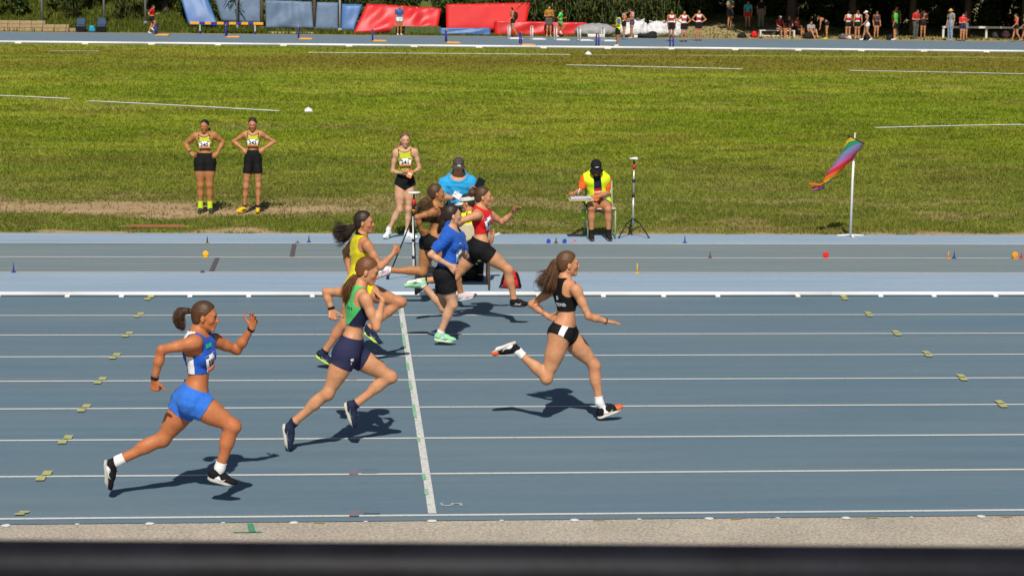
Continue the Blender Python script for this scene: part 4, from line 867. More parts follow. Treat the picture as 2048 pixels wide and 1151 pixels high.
yel_t = worn_paint('yellow_tape', (.46, .45, .17), (.2, .24, .2), .36, 25); grn_t = worn_paint('green_paint', (.17, .46, .24), (.5, .56, .5), .44, 30); red_t = worn_paint('red_stain', (.27, .15, .15), (.13, .195, .24), .5, 30); drk_t = worn_paint('dark_stain', (.10, .15, .20), (.13, .195, .24), .5, 22)
ground = struct(sheet('ground', -600, 700, -200, 1200, -.03, mat('earth', (.13, .12, .05), .95, noise=.3, scale=.4)))
apron = struct(sheet('asphalt_apron', XA, XB, -9, -.135, -.004, asphalt_mat()))
trk = struct(sheet('running_track', XA, XB, -.135, 9.90, 0.0, TRK))
for k in range(8): sheet('lane_line', XA, XB, 1.22*k-.022, 1.22*k+.022, .004, PAINT, trk)
sheet('finish_line', -.03, .03, .03, 9.80, .008, NEWP, trk)
for y0, y1 in ((1.0, 1.19), (.55, .72), (2.3, 2.42), (3.2, 3.75), (4.4, 4.8), (5.3, 5.7), (6.6, 7.3), (7.7, 8.0), (8.7, 9.2)): sheet('green_mark', -.036, -.006, y0, y1, .012, grn_t, trk)
def quad(name, pts, z, m, parent): return link(name, npmesh(name, [(x, y, z) for x, y in pts], [(0, 1, 2, 3)]), m, parent, False)
for X, ys in ((-2.94, [.06]+[1.22*k for k in range(1, 8)]+[9.72]), (5.37, [1.22*k for k in range(3, 8)]+[9.72])):
    for y in ys:
        for j, dx in ((0, -.012), (1, .012)):
            ya, yb = (y-.15, y-.015) if j == 0 else (y+.015, y+.15)
            if y < .1: ya, yb = (y+.02+.05*j, y+.06+.06*j)
            quad('tape_mark', [(X-.034+dx, ya), (X+.034+dx, ya), (X+.034+dx, yb), (X-.034+dx, yb)], .012, yel_t, trk)
for y in (1.27, .04, 4.95): quad('red_mark', [(-.60, y-.07), (-.53, y-.07), (-.53, y+.07 if y > .1 else y+.09), (-.60, y+.07 if y > .1 else y+.09)], .009, red_t, trk)
for y in (1.29, .10): quad('dark_mark', [(-.50, y-.06), (-.38, y-.06), (-.38, y+.09), (-.50, y+.09)], .009, drk_t, trk)
n5 = text_mesh('5', .24, worn_paint('digit_paint', (.45, .48, .48), (.12, .16, .19), .45, 40), trk, 'lane_number', (.14, .29, .005), [(0, -1, 0), (1, 0, 0), (0, 0, 1)])
wdab = worn_paint('white_dab', (.78, .77, .74), (.3, .28, .22), .3, 30)
rs = np.random.RandomState(5)
for X in range(-8, 10):
    for h, w, d in ((0, .034, .036), (.5, .017, .018)):
        x = X+h+rs.uniform(-.02, .02); y = -.155+rs.uniform(-.01, .01); n = 9
        V = [(x+math.cos(6.283*i/n)*w*rs.uniform(.85, 1.1), y+math.sin(6.283*i/n)*d*rs.uniform(.8, 1.15), .001) for i in range(n)]
        me = bpy.data.meshes.new('metre_mark'); me.from_pydata(V, [], [tuple(range(n))]); link('metre_mark', me, wdab, apron, False)
    if X in (-1, 1, 2, 3, 4): quad('yellow_dab', [(X+.15, -.18), (X+.23, -.18), (X+.23, -.15), (X+.15, -.15)], .001, worn_paint('ochre_dab', (.45, .33, .08), (.3, .26, .2), .48, 30), apron)
for a, b_ in (((-1.31, -.18), (-1.27, -.40)), ((-1.40, -.39), (-1.22, -.41))):
    quad('green_mark', [(a[0]-.012, a[1]), (a[0]+.03 if a[0] > -1.35 else b_[0], a[1]+.004 if a[0] > -1.35 else b_[1]+.02), (b_[0]+.02, b_[1]), (b_[0]-.03 if a[0] > -1.35 else a[0], b_[1] if a[0] > -1.35 else a[1]-.02)], .002, worn_paint('green_asphalt', (.03, .28, .16), (.3, .27, .2), .40, 30), apron)
rof = struct(sheet('runoff_strip', XA, XB, 9.90, 11.78, 0.0, PALE)); rwy = struct(sheet('runway', XA, XB, 11.78, 14.55, 0.0, RUN)); ro2 = struct(sheet('runoff_strip', XA, XB, 14.55, 15.62, 0.0, PALE))
for y in (11.78, 13.14, 14.55): sheet('runway_line', XA, XB, y-.025, y+.025, .004, PAINT, rwy)
for x, y0, y1 in ((-2.35, 11.9, 13.08), (-1.36, 13.2, 14.5)): sheet('takeoff_board', x-.032, x+.032, y0, y1, .005, mat('board_dark', (.10, .09, .10), .8, noise=.3, scale=12), rwy)

# field: colour of grass, worn earth and dry patches as real colour of the ground
class VN:
    def __init__(s, seed): s.t = np.random.RandomState(seed).rand(256, 256)
    def __call__(s, x, y):
        xi, yi = np.floor(x).astype(int), np.floor(y).astype(int); fx, fy = x-xi, y-yi; fx = fx*fx*(3-2*fx); fy = fy*fy*(3-2*fy); g = lambda a, b: s.t[a % 256, b % 256]
        return (g(xi, yi)*(1-fx)+g(xi+1, yi)*fx)*(1-fy)+(g(xi, yi+1)*(1-fx)+g(xi+1, yi+1)*fx)*fy
    def fbm(s, x, y, o=4): return sum(s(x*2**i+17*i, y*2**i+5*i)*.5**i for i in range(o))/sum(.5**i for i in range(o))
vn = VN(3)
def sstep(a, b, x): t = np.clip((x-a)/(b-a), 0, 1); return t*t*(3-2*t)
def dirt(x, y):
    n = vn.fbm(x*.9, y*1.6)
    d = sstep(1.05, .35, np.abs(y-18.75-.25*np.sin(x*.7))/1.15+(n-.5)*1.5)*sstep(.9, -1.2, x)
    d = np.maximum(d, sstep(.62, .74, n+.36*np.exp(-((y-19.6)/.9)**2)*np.exp(-((x-1)/7.)**2)*.6)*.5*sstep(24, 20, y))
    d = np.maximum(d, sstep(.30, .0, (y-15.62)/.9+(n-.5)*2.0-.05))                                       # bare rim along the kerb
    d = np.maximum(d, sstep(.66, .8, vn.fbm(x*.3+40, y*.5))*.2*(y < 60))
    return d
def field_col(x, y):
    n1 = vn.fbm(x*.22+7, y*.30+3, 5); n2 = vn.fbm(x*1.3+70, y*2.2+31, 4); n3 = vn.fbm(x*.08+9, y*.22+77, 3)
    g1, g2, g3 = np.array((.215, .275, .016)), np.array((.29, .325, .03)), np.array((.125, .18, .012))
    t = sstep(.36, .60, n1)[..., None]; c = g1*(1-t)+g2*t
    t = (sstep(.50, .66, n2)*.7)[..., None]; c = c*(1-t)+g3*t
    t = (sstep(.56, .70, vn.fbm(x*.45+11, y*1.0+50))*.38)[..., None]; c = c*(1-t)+np.array((.25, .185, .045))*t
    far = sstep(55, 72, y); t = np.clip(far*.75*sstep(.35, .6, n3)+.35*far, 0, 1)[..., None]; c = c*(1-t)+np.array((.20, .172, .024))*t
    mow = (1+.04*np.sin(y*.55+n1*9)*sstep(25, 34, y)+.12*(vn.fbm(x*.12+5, y*.75+9, 3)-.5))[..., None]; c = c*mow*1.06
    near = (sstep(34, 20, y)*.5)[..., None]; c = c*(1-near)+np.array((.205, .215, .06))*near
    dcol = np.array((.40, .285, .155))*(0.8+.4*n2)[..., None]; d = dirt(x, y)[..., None]; return c*(1-d)+dcol*d
gx = np.linspace(-40, 60, 420); gy = 15.62+(82.9-15.62)*(np.linspace(0, 1, 330)**1.7)
X, Y = np.meshgrid(gx, gy); Zg = .012*(vn.fbm(X*.8, Y*.8)-.5)*sstep(15.62, 16.2, Y)-.006
nx, ny = len(gx), len(gy); V = np.stack([X, Y, Zg], -1).reshape(-1, 3); ii = (np.arange(ny-1)[:, None]*nx+np.arange(nx-1)[None]).ravel()
me = npmesh('grass_field', V, np.stack([ii, ii+1, ii+1+nx, ii+nx], 1)); c4 = np.ones((len(V), 4)); c4[:, :3] = field_col(X, Y).reshape(-1, 3); set_attr(me, 'gcol', c4)
struct(link('grass_field', me, mat('field', (1, 1, 1), .95, noise=.2, scale=9, bump=.6, bscale=25, spec=.1, attr='gcol', stretch=(.7, 1.2, 1))))
GLINES = (((-10.9, 45.95), (-8.4, 44.6), .26), ((-7.8, 43.8), (-2.4, 40.4), .26), ((-2.3, 75.8), (9.1, 76.1), .55), ((8.0, 66.8), (14.6, 64.7), .5), ((12.5, 36.0), (17.2, 37.5), .2), ((18.7, 64.3), (27, 62.4), .4), ((-13.3, 75), (-11.2, 75.4), .25), ((10, 76.2), (30, 77.2), .12))
# grass blades: one uncountable mass
rs = np.random.RandomState(11); N = 290000
u = rs.rand(N); d0, d1 = 30.0, 97.0; D = 1/(1/d0+u*(1/d1-1/d0)); yy = D-14.4416; xx = -.6+.081*D+(rs.rand(N)-.5)*D*.68
keep = (yy > 15.66) & (yy < 82.5) & (rs.rand(N) > dirt(xx, yy)*.93); 
for a, b_, w in GLINES:
    ax, ay = b_[0]-a[0], b_[1]-a[1]; L2 = ax*ax+ay*ay; t_ = ((xx-a[0])*ax+(yy-a[1])*ay)/L2; ds = np.abs((xx-a[0])*ay-(yy-a[1])*ax)/L2**.5; keep &= ~((xx > -4) & (xx < -2.95) & (yy > 16.2) & (yy < 16.55)); keep &= ~((t_ > 0) & (t_ < 1) & (ds < w*.5+.25))
xx, yy, D = xx[keep], yy[keep], D[keep]; N = len(xx)
sc = (D/32)**.25*(.6+.8*rs.rand(N))*(.7+.7*vn.fbm(xx*.6+3, yy*.9+8)); hh = .034*sc; ww = .011*sc*(D/32)**.3
Vb = np.zeros((N, 6, 3)); 
for b_ in range(2):
    a = rs.rand(N)*6.283; lx, ly = np.cos(a), np.sin(a); le = rs.uniform(.2, .9, N)*hh; la = rs.rand(N)*6.283; ox, oy = (rs.rand(2, N)-.5)*.05
    for j, sg in ((0, -1), (1, 1)): Vb[:, b_*3+j] = np.stack([xx+ox+lx*ww*sg, yy+oy+ly*ww*sg, np.full(N, -.008)], 1)
    Vb[:, b_*3+2] = np.stack([xx+ox+np.cos(la)*le, yy+oy+np.sin(la)*le, hh*(.7+.5*rs.rand(N))], 1)
me = npmesh('grass', Vb.reshape(-1, 3), np.arange(N*6).reshape(-1, 3)); cc = np.ones((N, 6, 4)); base = field_col(xx, yy); br = (.88+.3*rs.rand(N))[:, None]; dry = (rs.rand(N) < .05)[:, None]
cc[:, :, :3] = np.where(dry, np.array((.30, .27, .09)), base*br)[:, None, :]; set_attr(me, 'gcol', cc.reshape(-1, 4))
o = link('grass', me, mat('blades', (1, 1, 1), .7, attr='gcol', spec=.15, trans=.45), None, False); tag(o, 'short green grass covering the infield', 'grass', kind='stuff')
# white lines painted on the grass
gl = worn_paint('grass_line', (.78, .78, .72), (.30, .32, .10), .38, 3, (.6, 3, 1))
for k, (a, b_, w) in enumerate(GLINES):
    a, b_ = Vector((*a, 0)), Vector((*b_, 0)); d = (b_-a).normalized(); n = Vector((-d.y, d.x, 0))*w/2; seg = 24; V = []
    for i in range(seg+1):
        p = a+(b_-a)*i/seg+Vector((0, .12*math.sin(3.1*i/seg), 0)); w_ = 1+.25*math.sin(i*2.3+k); V += [p-n*w_, p+n*w_]
    me = npmesh('white_line', [(v.x, v.y, .016) for v in V], [(2*i, 2*i+2, 2*i+3, 2*i+1) for i in range(seg)]); struct(link('white_line', me, gl, None, False))
quad('clay_patch', [(-4.0, 16.2), (-2.95, 16.2), (-3.1, 16.55), (-3.8, 16.55)], .012, mat('clay', (.36, .13, .06), .9, noise=.2, scale=20), None)['kind'] = 'structure'

# ---------------------------------------------------------------- inside rails
rw = mat('rail_white', (.80, .80, .78), .45, noise=.06, scale=4); 
def rail(y, r, z, feet, label, fw=.058, seg=3.05):
    e = empty('kerb_rail', (0, y, 0)); tag(e, label, 'rail')
    x = XA+4; k = 0
    while x < XB-4:
        L = min(seg, XB-4-x); MB().tube([(x, 0, z), (x+L-.004, 0, z)], [r, r], 12).build('rail_length', rw, e, True); x += L
    for fx in feet:
        m = MB(); m.prism([(fx-fw/2, -.075), (fx+fw/2, -.075), (fx+fw*.42, .04), (fx-fw*.42, .04)], .001, z-r*.3); m.build('rail_foot', rw, e, bevel=.006)
    return e
fx = [-3.9, -3.27, -2.47, -1.78, -1.03, -.2, .82, 1.67, 2.45, 3.18, 3.84, 4.82, 5.84, 6.5, 7.27]
rail(9.87, .026, .033, [-9.6, -8.1, -6.9, -5.8, -4.7]+fx+[8.3, 9.1, 10.4, 11.3], 'long white tubular kerb rail between blue lanes and pale runway strip')
rail(82.95, .055, .075, list(np.arange(-28, 46, 3.05)), 'long white kerb rail along the far side of the grass', .3, 6.1)
# dark handrail of the stand close to the camera
e = empty('guard_rail', (-.4, -12.4, 0)); tag(e, 'black metal handrail blurred along the bottom edge of view', 'railing')
bm_ = mat('rail_black', (.007, .007, .011), .55, noise=.5, scale=14, bump=.2, spec=.2)
z0, sl = 3.3235, -.0175
MB().tube([(-4, 0, z0-(-4+.04)*-sl), (4, 0, z0+(4-.04)*sl)], [.03, .03], 24).build('top_bar', bm_, e, True)
for x in (-3.2, 3.2): MB().tube([(x, 0, z0+x*sl-.02), (x, .0, -.004)], .022, 12).build('post', bm_, e, True)
MB().tube([(-4, .0, 2.6), (4, 0, 2.6)], .018, 12).build('lower_bar', bm_, e, True)

# ---------------------------------------------------------------- props beside the runway
steel = mat('brushed_steel', (.55, .55, .53), .35, metal=.6); blk_p = mat('black_plastic', (.015, .015, .016), .45); redp = mat('red_plastic', (.5, .03, .02), .4); wpl = mat('white_plastic', (.78, .78, .76), .4)
e = empty('windsock', (6.84, 15.44, 0)); tag(e, 'rainbow windsock on a white pole at the edge of the runway', 'windsock')
MB().tube([(0, 0, .03), (0.0, 0, .80), (.005, 0, 1.12)], [.018, .018, .018], 12).build('pole', wpl, e, True); MB().tube([(.005, 0, 1.10), (.01, 0, 1.52)], .009, 10).build('spindle', wpl, e, True)
for a, L in ((0, .2), (math.pi, .2), (math.pi/2, .2), (-math.pi/2, .2)): MB().tube([(0, 0, .02), (math.cos(a)*L, math.sin(a)*L, .012)], .014, 8, sx=1).build('foot', wpl, e, True)
bm = bmesh.new(); bmesh.ops.create_uvsphere(bm, u_segments=10, v_segments=8, radius=.014); me = bpy.data.meshes.new('finial'); bm.to_mesh(me); bm.free(); link('finial', me, wpl, e).location = (.012, 0, 1.525)
rb = [('orange', (.8, .22, .02)), ('red', (.72, .03, .05)), ('pink', (.55, .14, .36)), ('violet', (.24, .26, .52)), ('green', (.03, .32, .16)), ('yellow', (.85, .62, .02)), ('teal', (.03, .26, .34)), ('gold', (.85, .5, .02))]
path = [Vector(p) for p in ((.03, -.02, 1.44), (-.01, -.02, 1.36), (-.10, -.02, 1.21), (-.2, -.02, 1.07), (-.30, -.02, .95), (-.38, -.02, .86), (-.42, -.02, .80))]; rad = [.135, .128, .105, .085, .072, .058, .04]
def sock_pt(i, a):
    t = (path[min(i+1, 6)]-path[max(i-1, 0)]).normalized(); s_ = Vector((0, 1, 0)); b = t.cross(s_).normalized(); w_ = 1+.10*math.sin(a*3+i*1.7)*(i > 1)
    return path[i]+(s_*math.cos(a)*.75+b*math.sin(a)*1.0)*rad[i]*w_
for k, (nm, c) in enumerate(rb):
    V = []; F_ = []
    for i in range(7):
        for j in range(5): V.append(sock_pt(i, 6.2832*(k+j/4)/8+(i-.8)*.785))
    F_ = [(i*5+j, i*5+j+1, i*5+j+6, i*5+j+5) for i in range(6) for j in range(4)]
    MB().add(V, F_).build('fabric_gore', mat('nylon_'+nm, c, .6, trans=.35), e, True)
MB().tube([sock_pt(0, 6.2832*i/24) for i in range(25)], .007, 6, cap=False).build('mouth_ring', mat('ring_maroon', (.10, .02, .02), .5), e, True)
for k, (nm, dy, pts) in enumerate((('orange', -.03, ((-.42, .80), (-.50, .765), (-.58, .775), (-.66, .78))), ('pink', 0, ((-.42, .79), (-.46, .73), (-.53, .71), (-.60, .685))), ('teal', .03, ((-.41, .79), (-.42, .72), (-.48, .70), (-.56, .69))), ('red', .02, ((-.42, .80), (-.48, .755), (-.54, .735), (-.60, .70))))):
    V = []
    for i, (x, z) in enumerate(pts): V += [(x, dy, z+.016), (x, dy, z-.016)]
    o = MB().add(V, [(2*i, 2*i+1, 2*i+3, 2*i+2) for i in range(3)]).build('streamer', mat('nylon_'+nm, (0, 0, 0)), e, True); so = o.modifiers.new('thickness', 'SOLIDIFY'); so.thickness = .002
e = empty('tripod', (3.57, 15.40, 0)); tag(e, 'slim tripod with wind gauge standing right of the seated official', 'tripod')
MB().tube([(0, 0, .16), (0, 0, .60)], .017, 12).build('lower_tube', steel, e, True); MB().tube([(0, 0, .58), (0, 0, 1.02)], .013, 12).build('upper_tube', steel, e, True)
for z in (.60, .82): MB().tube([(0, 0, z-.02), (0, 0, z+.02)], .024, 10).build('collar', blk_p, e, True)
MB().tube([(0, 0, .99), (0, 0, 1.06)], [.022, .026], 10).build('grip', redp, e, True); MB().tube([(0, 0, 1.06), (0, 0, 1.13)], [.014, .018], 8).build('gauge_neck', blk_p, e, True)
MB().tube([(-.07, 0, 1.145), (.0, 0, 1.145), (.05, 0, 1.143)], [.008, .02, .024], 10).build('wind_gauge', wpl, e, True)
for x, y in ((-.23, -.22), (.21, -.21), (-.03, .18)):
    MB().tube([(0, 0, .26), (x*.45, y*.45, .20), (x, y, .012)], [.012, .011, .009], 8).build('leg', blk_p, e, True); MB().tube([(0, 0, .09), (x*.5, y*.5, .17)], .006, 6).build('brace', blk_p, e, True); MB().tube([(x, y, .0), (x, y, .025)], .014, 8).build('foot', blk_p, e, True)
e = empty('tripod', (.20, 10.75, 0)); tag(e, 'white pole tripod with red grip and flat top, left of the blue official', 'tripod')
MB().tube([(0, 0, .05), (0, 0, .89)], .017, 12).build('pole', wpl, e, True); MB().tube([(0, 0, .87), (0, 0, .915)], [.032, .030], 10).build('collar', blk_p, e, True); MB().tube([(0, 0, .915), (0, 0, .945)], [.024, .018], 10).build('orange_ring', mat('orange_plastic', (.8, .3, .02), .4), e, True)
MB().tube([(0, 0, .94), (0, 0, 1.0)], [.018, .026], 10).build('head', blk_p, e, True); MB().tube([(0, 0, .99), (-.004, 0, 1.07)], [.03, .02], 10).build('grip', redp, e, True); MB().tube([(0, 0, 1.06), (0, 0, 1.15)], [.012, .008], 8).build('neck', blk_p, e, True)
MB().tube([(0, 0, 1.145), (0, 0, 1.16)], [.085, .08], 18).build('top_plate', wpl, e, True); MB().tube([(.01, -.02, 1.0), (.25, -.06, 1.015)], [.009, .007], 8).build('handle', blk_p, e, True)
for z in (.35, .56): MB().tube([(0, 0, z-.018), (0, 0, z+.018)], .023, 10).build('collar', blk_p, e, True)
for x, y in ((-.31, .48), (.02, -.42), (.30, .35)):
    MB().tube([(0, 0, .88), (x*.9, y*.9, .09), (x, y, .02)], [.009, .009, .009], 8).build('leg', blk_p, e, True); MB().tube([(x, y, .0), (x*.98, y*.98, .06)], [.022, .014], 8).build('foot', blk_p, e, True); MB().tube([(0, 0, .52), (x*.45, y*.45, .5)], .005, 6).build('brace', blk_p, e, True)

def chair(loc, rz, legm, seatm, label, desk=False):
    e = empty('chair', loc, rz); tag(e, label, 'chair', 'metal framed school chairs')
    w, d, h = .20, .20, .43       # faces +x
    for sy in (-1, 1):
        MB().tube([(d, sy*w, .0), (d-.02, sy*w, h-.03), (d-.05, sy*w, h-.015)], .0125, 8).build('leg', legm, e, True)
        MB().tube([(-d-.04, sy*w, .0), (-d+.02, sy*w, h-.02), (-d-.03, sy*w*.97, .62), (-d-.05, sy*w*.95, .80)], .0125, 8).build('leg', legm, e, True)
        MB().tube([(-d+.02, sy*w, h-.02), (d-.05, sy*w, h-.015)], .011, 8).build('side_rail', legm, e, True)
    def shell(name, f, nu, nv, th):
        V = [f(i/(nu-1), j/(nv-1), s_) for s_ in (0, 1) for i in range(nu) for j in range(nv)]; n = nu*nv; Fc = []
        for i in range(nu-1):
            for j in range(nv-1): a = i*nv+j; Fc += [(a, a+1, a+nv+1, a+nv), (n+a, n+a+nv, n+a+nv+1, n+a+1)]
        for i in range(nu-1): Fc += [(i*nv, (i+1)*nv, n+(i+1)*nv, n+i*nv), (i*nv+nv-1, n+i*nv+nv-1, n+(i+1)*nv+nv-1, (i+1)*nv+nv-1)]
        for j in range(nv-1): Fc += [(j, n+j, n+j+1, j+1), ((nu-1)*nv+j, (nu-1)*nv+j+1, n+(nu-1)*nv+j+1, n+(nu-1)*nv+j)]
        MB().add(V, Fc).build(name, seatm, e, True, bevel=.004)
    shell('seat', lambda a, b, s_: (-d+.0+a*2*d, (b-.5)*2*w*1.02, h+.012*math.cos(a*3.1)*-1-.02*max(0, a-.8)+s_*.014-.008*math.sin(b*3.14)), 8, 8, 0)
    shell('backrest', lambda a, b, s_: (-d-.045-.03*math.sin(b*3.14)-.02*a+s_*.012, (b-.5)*2*w*1.0*(1-.06*a*a), .615+.20*a), 7, 9, 0)
    if desk:
        MB().box((.34, -w-.13, .595), (.30, .36, .018)).build('writing_board', mat('board_wood', (.50, .38, .22), .5, noise=.15, scale=12, stretch=(1, 6, 1)), e, bevel=.004)
        MB().tube([(d-.03, -w, h-.03), (.26, -w-.04, .50), (.32, -w-.12, .588)], .011, 8).build('board_support', blk_p, e, True); MB().tube([(-d+.02, -w, h-.02), (-.05, -w-.02, .59), (.25, -w-.05, .59)], .010, 8).build('armrest', blk_p, e, True)
    return e
cream = mat('seat_cream', (.60, .52, .34), .55, noise=.06, scale=10); gl_ = mat('tube_green', (.36, .42, .24), .4); brn_t = mat('tube_brown', (.16, .075, .04), .45)
chair((3.07, 15.28, 0), -math.pi/2, gl_, cream, 'green tubed chair with writing board under the official in black cap', True)
chair((.91, 10.58, 0), math.pi/2, brn_t, cream, 'beige backed chair with brown legs under the person in visor')
chair((.97, 14.72, 0), -math.pi/2, gl_, cream, 'chair under the large official in blue polo shirt')
paper = mat('paper', (.80, .80, .82), .7)
def loose(name, label, cat, loc, parts, rot=(0, 0, 0), group=None):
    e = empty(name, loc); e.rotation_euler = rot; tag(e, label, cat, group)
    for nm, mb, m, bev in parts: mb.build(nm, m, e, True if bev is None else False, bevel=bev or 0)
    return e
# paper stack on the writing board
pp = [('sheet', MB().box((.004*math.sin(k*2), .005*math.cos(k*3), .004+.006*k), (.30, .21, .005), Matrix.Rotation(.06*math.sin(k*1.7), 3, 'Z')), paper if k < 3 else mat('paper_lilac', (.62, .62, .78), .7), .001) for k in range(4)]
loose('paper_stack', 'stack of white papers on the official\'s writing board', 'papers', (2.74, 14.94, .606), pp)
loose('pen', 'white pen held by the seated official in black cap', 'pen', (2.70, 14.98, .655), [('barrel', MB().tube([(0, 0, 0), (.03, .0, .10)], [.004, .006], 8), wpl, None), ('tip', MB().tube([(0, 0, 0), (-.004, 0, -.016)], [.004, .001], 8), blk_p, None)])
gb = mat('bottle_green', (.28, .58, .03), .3)
loose('drink_bottle', 'lime green drink bottle with pale cap hanging under the writing board', 'bottle', (2.80, 15.08, .30), [('flask', MB().tube([(0, 0, 0), (0, 0, .01), (0, 0, .10), (0, 0, .14)], [.03, .036, .036, .028], 14), gb, None), ('lid', MB().tube([(0, 0, .14), (0, 0, .185)], [.024, .022], 12), wpl, None), ('strap', MB().tube([(0, 0, .18), (.015, 0, .24), (.03, .0, .29)], .006, 6), gb, None)])
Rt = (.9, 0, -.2)
loose('tablet', 'dark tablet held up by the large official in blue polo', 'tablet', (1.235, 14.36, .79), [('case', MB().box((0, 0, .07), (.115, .012, .20), Matrix.Rotation(.45, 3, 'Y')), blk_p, .004), ('screen', MB().box((-.003, -.0075, .07), (.10, .003, .18), Matrix.Rotation(.45, 3, 'Y')), mat('screen_dark', (.01, .012, .015), .12), .001)])
loose('phone', 'pale phone in the hand of the large official in blue polo', 'phone', (1.20, 14.33, .75), [('body', MB().box((.02, 0, 0), (.09, .05, .012), Matrix.Rotation(-.3, 3, 'Y')), mat('phone_mint', (.45, .65, .5), .3), .003), ('lens', MB().tube([(.04, -.01, .0), (.04, -.01, .018)], .008, 8), blk_p, None)])
loose('notebook', 'white note card in the large official\'s other hand', 'notebook', (.925, 14.36, .68), [('cover', MB().box((0, 0, .03), (.12, .02, .085), Matrix.Rotation(.5, 3, 'Y')), paper, .003), ('pen_loop', MB().tube([(-.05, -.012, .05), (.03, -.012, .09)], .005, 6), wpl, None)])
loose('paper_sheet', 'white paper held by the person in visor beside red top', 'papers', (1.20, 10.98, .59), [('sheet', MB().box((0, 0, 0), (.17, .12, .003), Matrix.Rotation(-.35, 3, 'Y')), paper, .001), ('clip', MB().box((-.06, 0, .025), (.02, .05, .008), Matrix.Rotation(-.35, 3, 'Y')), steel, .001)])
loose('relay_card', 'orange card in the hands of waiting person 241', 'card', (.275, 14.90, .955), [('card', MB().box((0, 0, 0), (.075, .012, .11), Matrix.Rotation(.4, 3, 'Y')), mat('card_orange', (.75, .25, .08), .5), .003), ('edge', MB().box((.0, -.007, .0), (.055, .003, .02), Matrix.Rotation(.4, 3, 'Y')), paper, .001)])
def bag(label, loc, w, h, d, m, trim, rz=0, seed=0, lean=.2):
    e = empty('bag', loc, rz); tag(e, label, 'bag', 'bags lying on the runway'); q = np.random.RandomState(seed); FRM = np.eye(3)
    pr = [ell(_v(0, 0, h*.42), (w*.5, d*.5, h*.46), FRM, .03), ell(_v(w*.1, 0, h*.3), (w*.46, d*.52, h*.33), FRM, .03), ell(_v(-w*.05+lean*.1, 0, h*.7), (w*.36, d*.4, h*.32), FRM, .04)]
    V, Q = surf(pr, .008); V[:, 2] = np.maximum(V[:, 2], .004); N_ = vnormals(V, tris(Q)); V = V+N_*wobble(V, .006, 45, seed)[:, None]; V[:, 2] = np.maximum(V[:, 2], .002); link('pouch', npmesh('pouch', V, Q), m, e)
    for s_ in (-1, 1): MB().tube([(s_*w*.3, -d*.32, h*.9), (s_*w*.42, -d*.5, h*.6), (s_*w*.5, -d*.48, h*.25), (s_*w*.55, -d*.2, .02)], .010, 6, sx=2).build('strap', trim, e, True)
    MB().tube([(-w*.15, 0, h*.96), (-w*.08, 0, h*1.08), (w*.08, 0, h*1.08), (w*.15, 0, h*.96)], .008, 6).build('carry_handle', trim, e, True); MB().tube([(-w*.3, -d*.46, h*.55), (0, -d*.53, h*.6), (w*.3, -d*.46, h*.55)], .004, 6).build('zip', trim, e, True)
    return e
bag('red bag with black straps lying beside the white rail', (1.38, 10.50, 0), .23, .23, .15, fabric('bag_red', (.72, .02, .025)), black, 0, 3)
bag('black rucksack beside the brown legged chair', (.93, 11.15, 0), .26, .22, .2, fabric('bag_black', (.02, .02, .022)), mat('strap_grey', (.12, .12, .13), .7), .3, 4)
bag('black bag behind the mint green shoe', (.40, 10.95, 0), .30, .2, .2, fabric('bag_black', (.02, .02, .022)), mat('strap_grey', (.12, .12, .13), .7), -.2, 5)
# little runway markers
def pin(loc, m, label, hgt=.10, base=True, basem=None):
    e = empty('runway_marker', loc); tag(e, label, 'marker', 'small markers on the runway')
    MB().tube([(0, 0, .0), (0, 0, .012)], [.034, .028], 12).build('base', basem or m, e, True); MB().tube([(0, 0, .01), (.0, 0, hgt*.6), (0, 0, hgt)], [.012, .008, .005], 8).build('pin', m, e, True)
def disc(loc, m, label, r=.042):
    e = empty('distance_disc', loc); tag(e, label, 'marker', 'round markers on the runway')
    V = []; F_ = []; n = 18; prof = [(-.012, .2), (-.016, .7), (-.010, .96), (0, 1.0), (.010, .96), (.016, .7), (.012, .2)]
    for y, rr in prof: V += [(math.cos(6.2832*i/n)*r*rr, y, r+.008+math.sin(6.2832*i/n)*r*rr) for i in range(n)]
    F_ = [(k*n+i, k*n+(i+1) % n, (k+1)*n+(i+1) % n, (k+1)*n+i) for k in range(6) for i in range(n)]+[tuple(range(n-1, -1, -1)), tuple(6*n+i for i in range(n))]
    MB().add(V, F_).build('disc', m, e, True); MB().box((0, .004, .006), (.06, .05, .012)).build('stand', m, e, bevel=.002)
bl_, yl_, rd_, or_, dk_ = mat('marker_blue', (.03, .06, .30), .5), mat('marker_yellow', (.80, .45, .02), .5), mat('marker_red', (.70, .02, .02), .5), mat('marker_orange', (.75, .30, .02), .5), mat('marker_dark', (.04, .04, .05), .5)
disc((-2.51, 13.14, 0), yl_, 'yellow disc beside the left take-off board'); disc((5.94, 13.16, 0), rd_, 'red disc on the runway line'); disc((8.58, 13.10, 0), or_, 'orange disc at the right end of the runway line', .046)
disc((2.25, 14.60, 0), mat('disc_blue', (.02, .05, .42), .5), 'blue disc left of the seated official\'s feet', .030); disc((2.48, 14.60, 0), mat('disc_blue', (.02, .05, .42), .5), 'blue disc close to the seated official\'s feet', .030)
pin((-4.83, 11.78, 0), bl_, 'dark blue pin on the near runway line at left', .13); pin((-2.58, 14.53, 0), dk_, 'dark pin with ochre base on the far runway line', .1, basem=mat('base_ochre', (.35, .22, .04), .6)); pin((-1.16, 14.68, 0), bl_, 'thin blue pin on the pale strip by the right take-off board', .10)
pin((2.64, 14.70, 0), mat('marker_pink', (.62, .25, .28), .5), 'pink pin in front of the seated official', .08); pin((2.36, 14.62, 0), dk_, 'black pin between the two blue discs', .08); pin((4.23, 14.68, 0), bl_, 'blue pin right of the wind gauge tripod', .11)
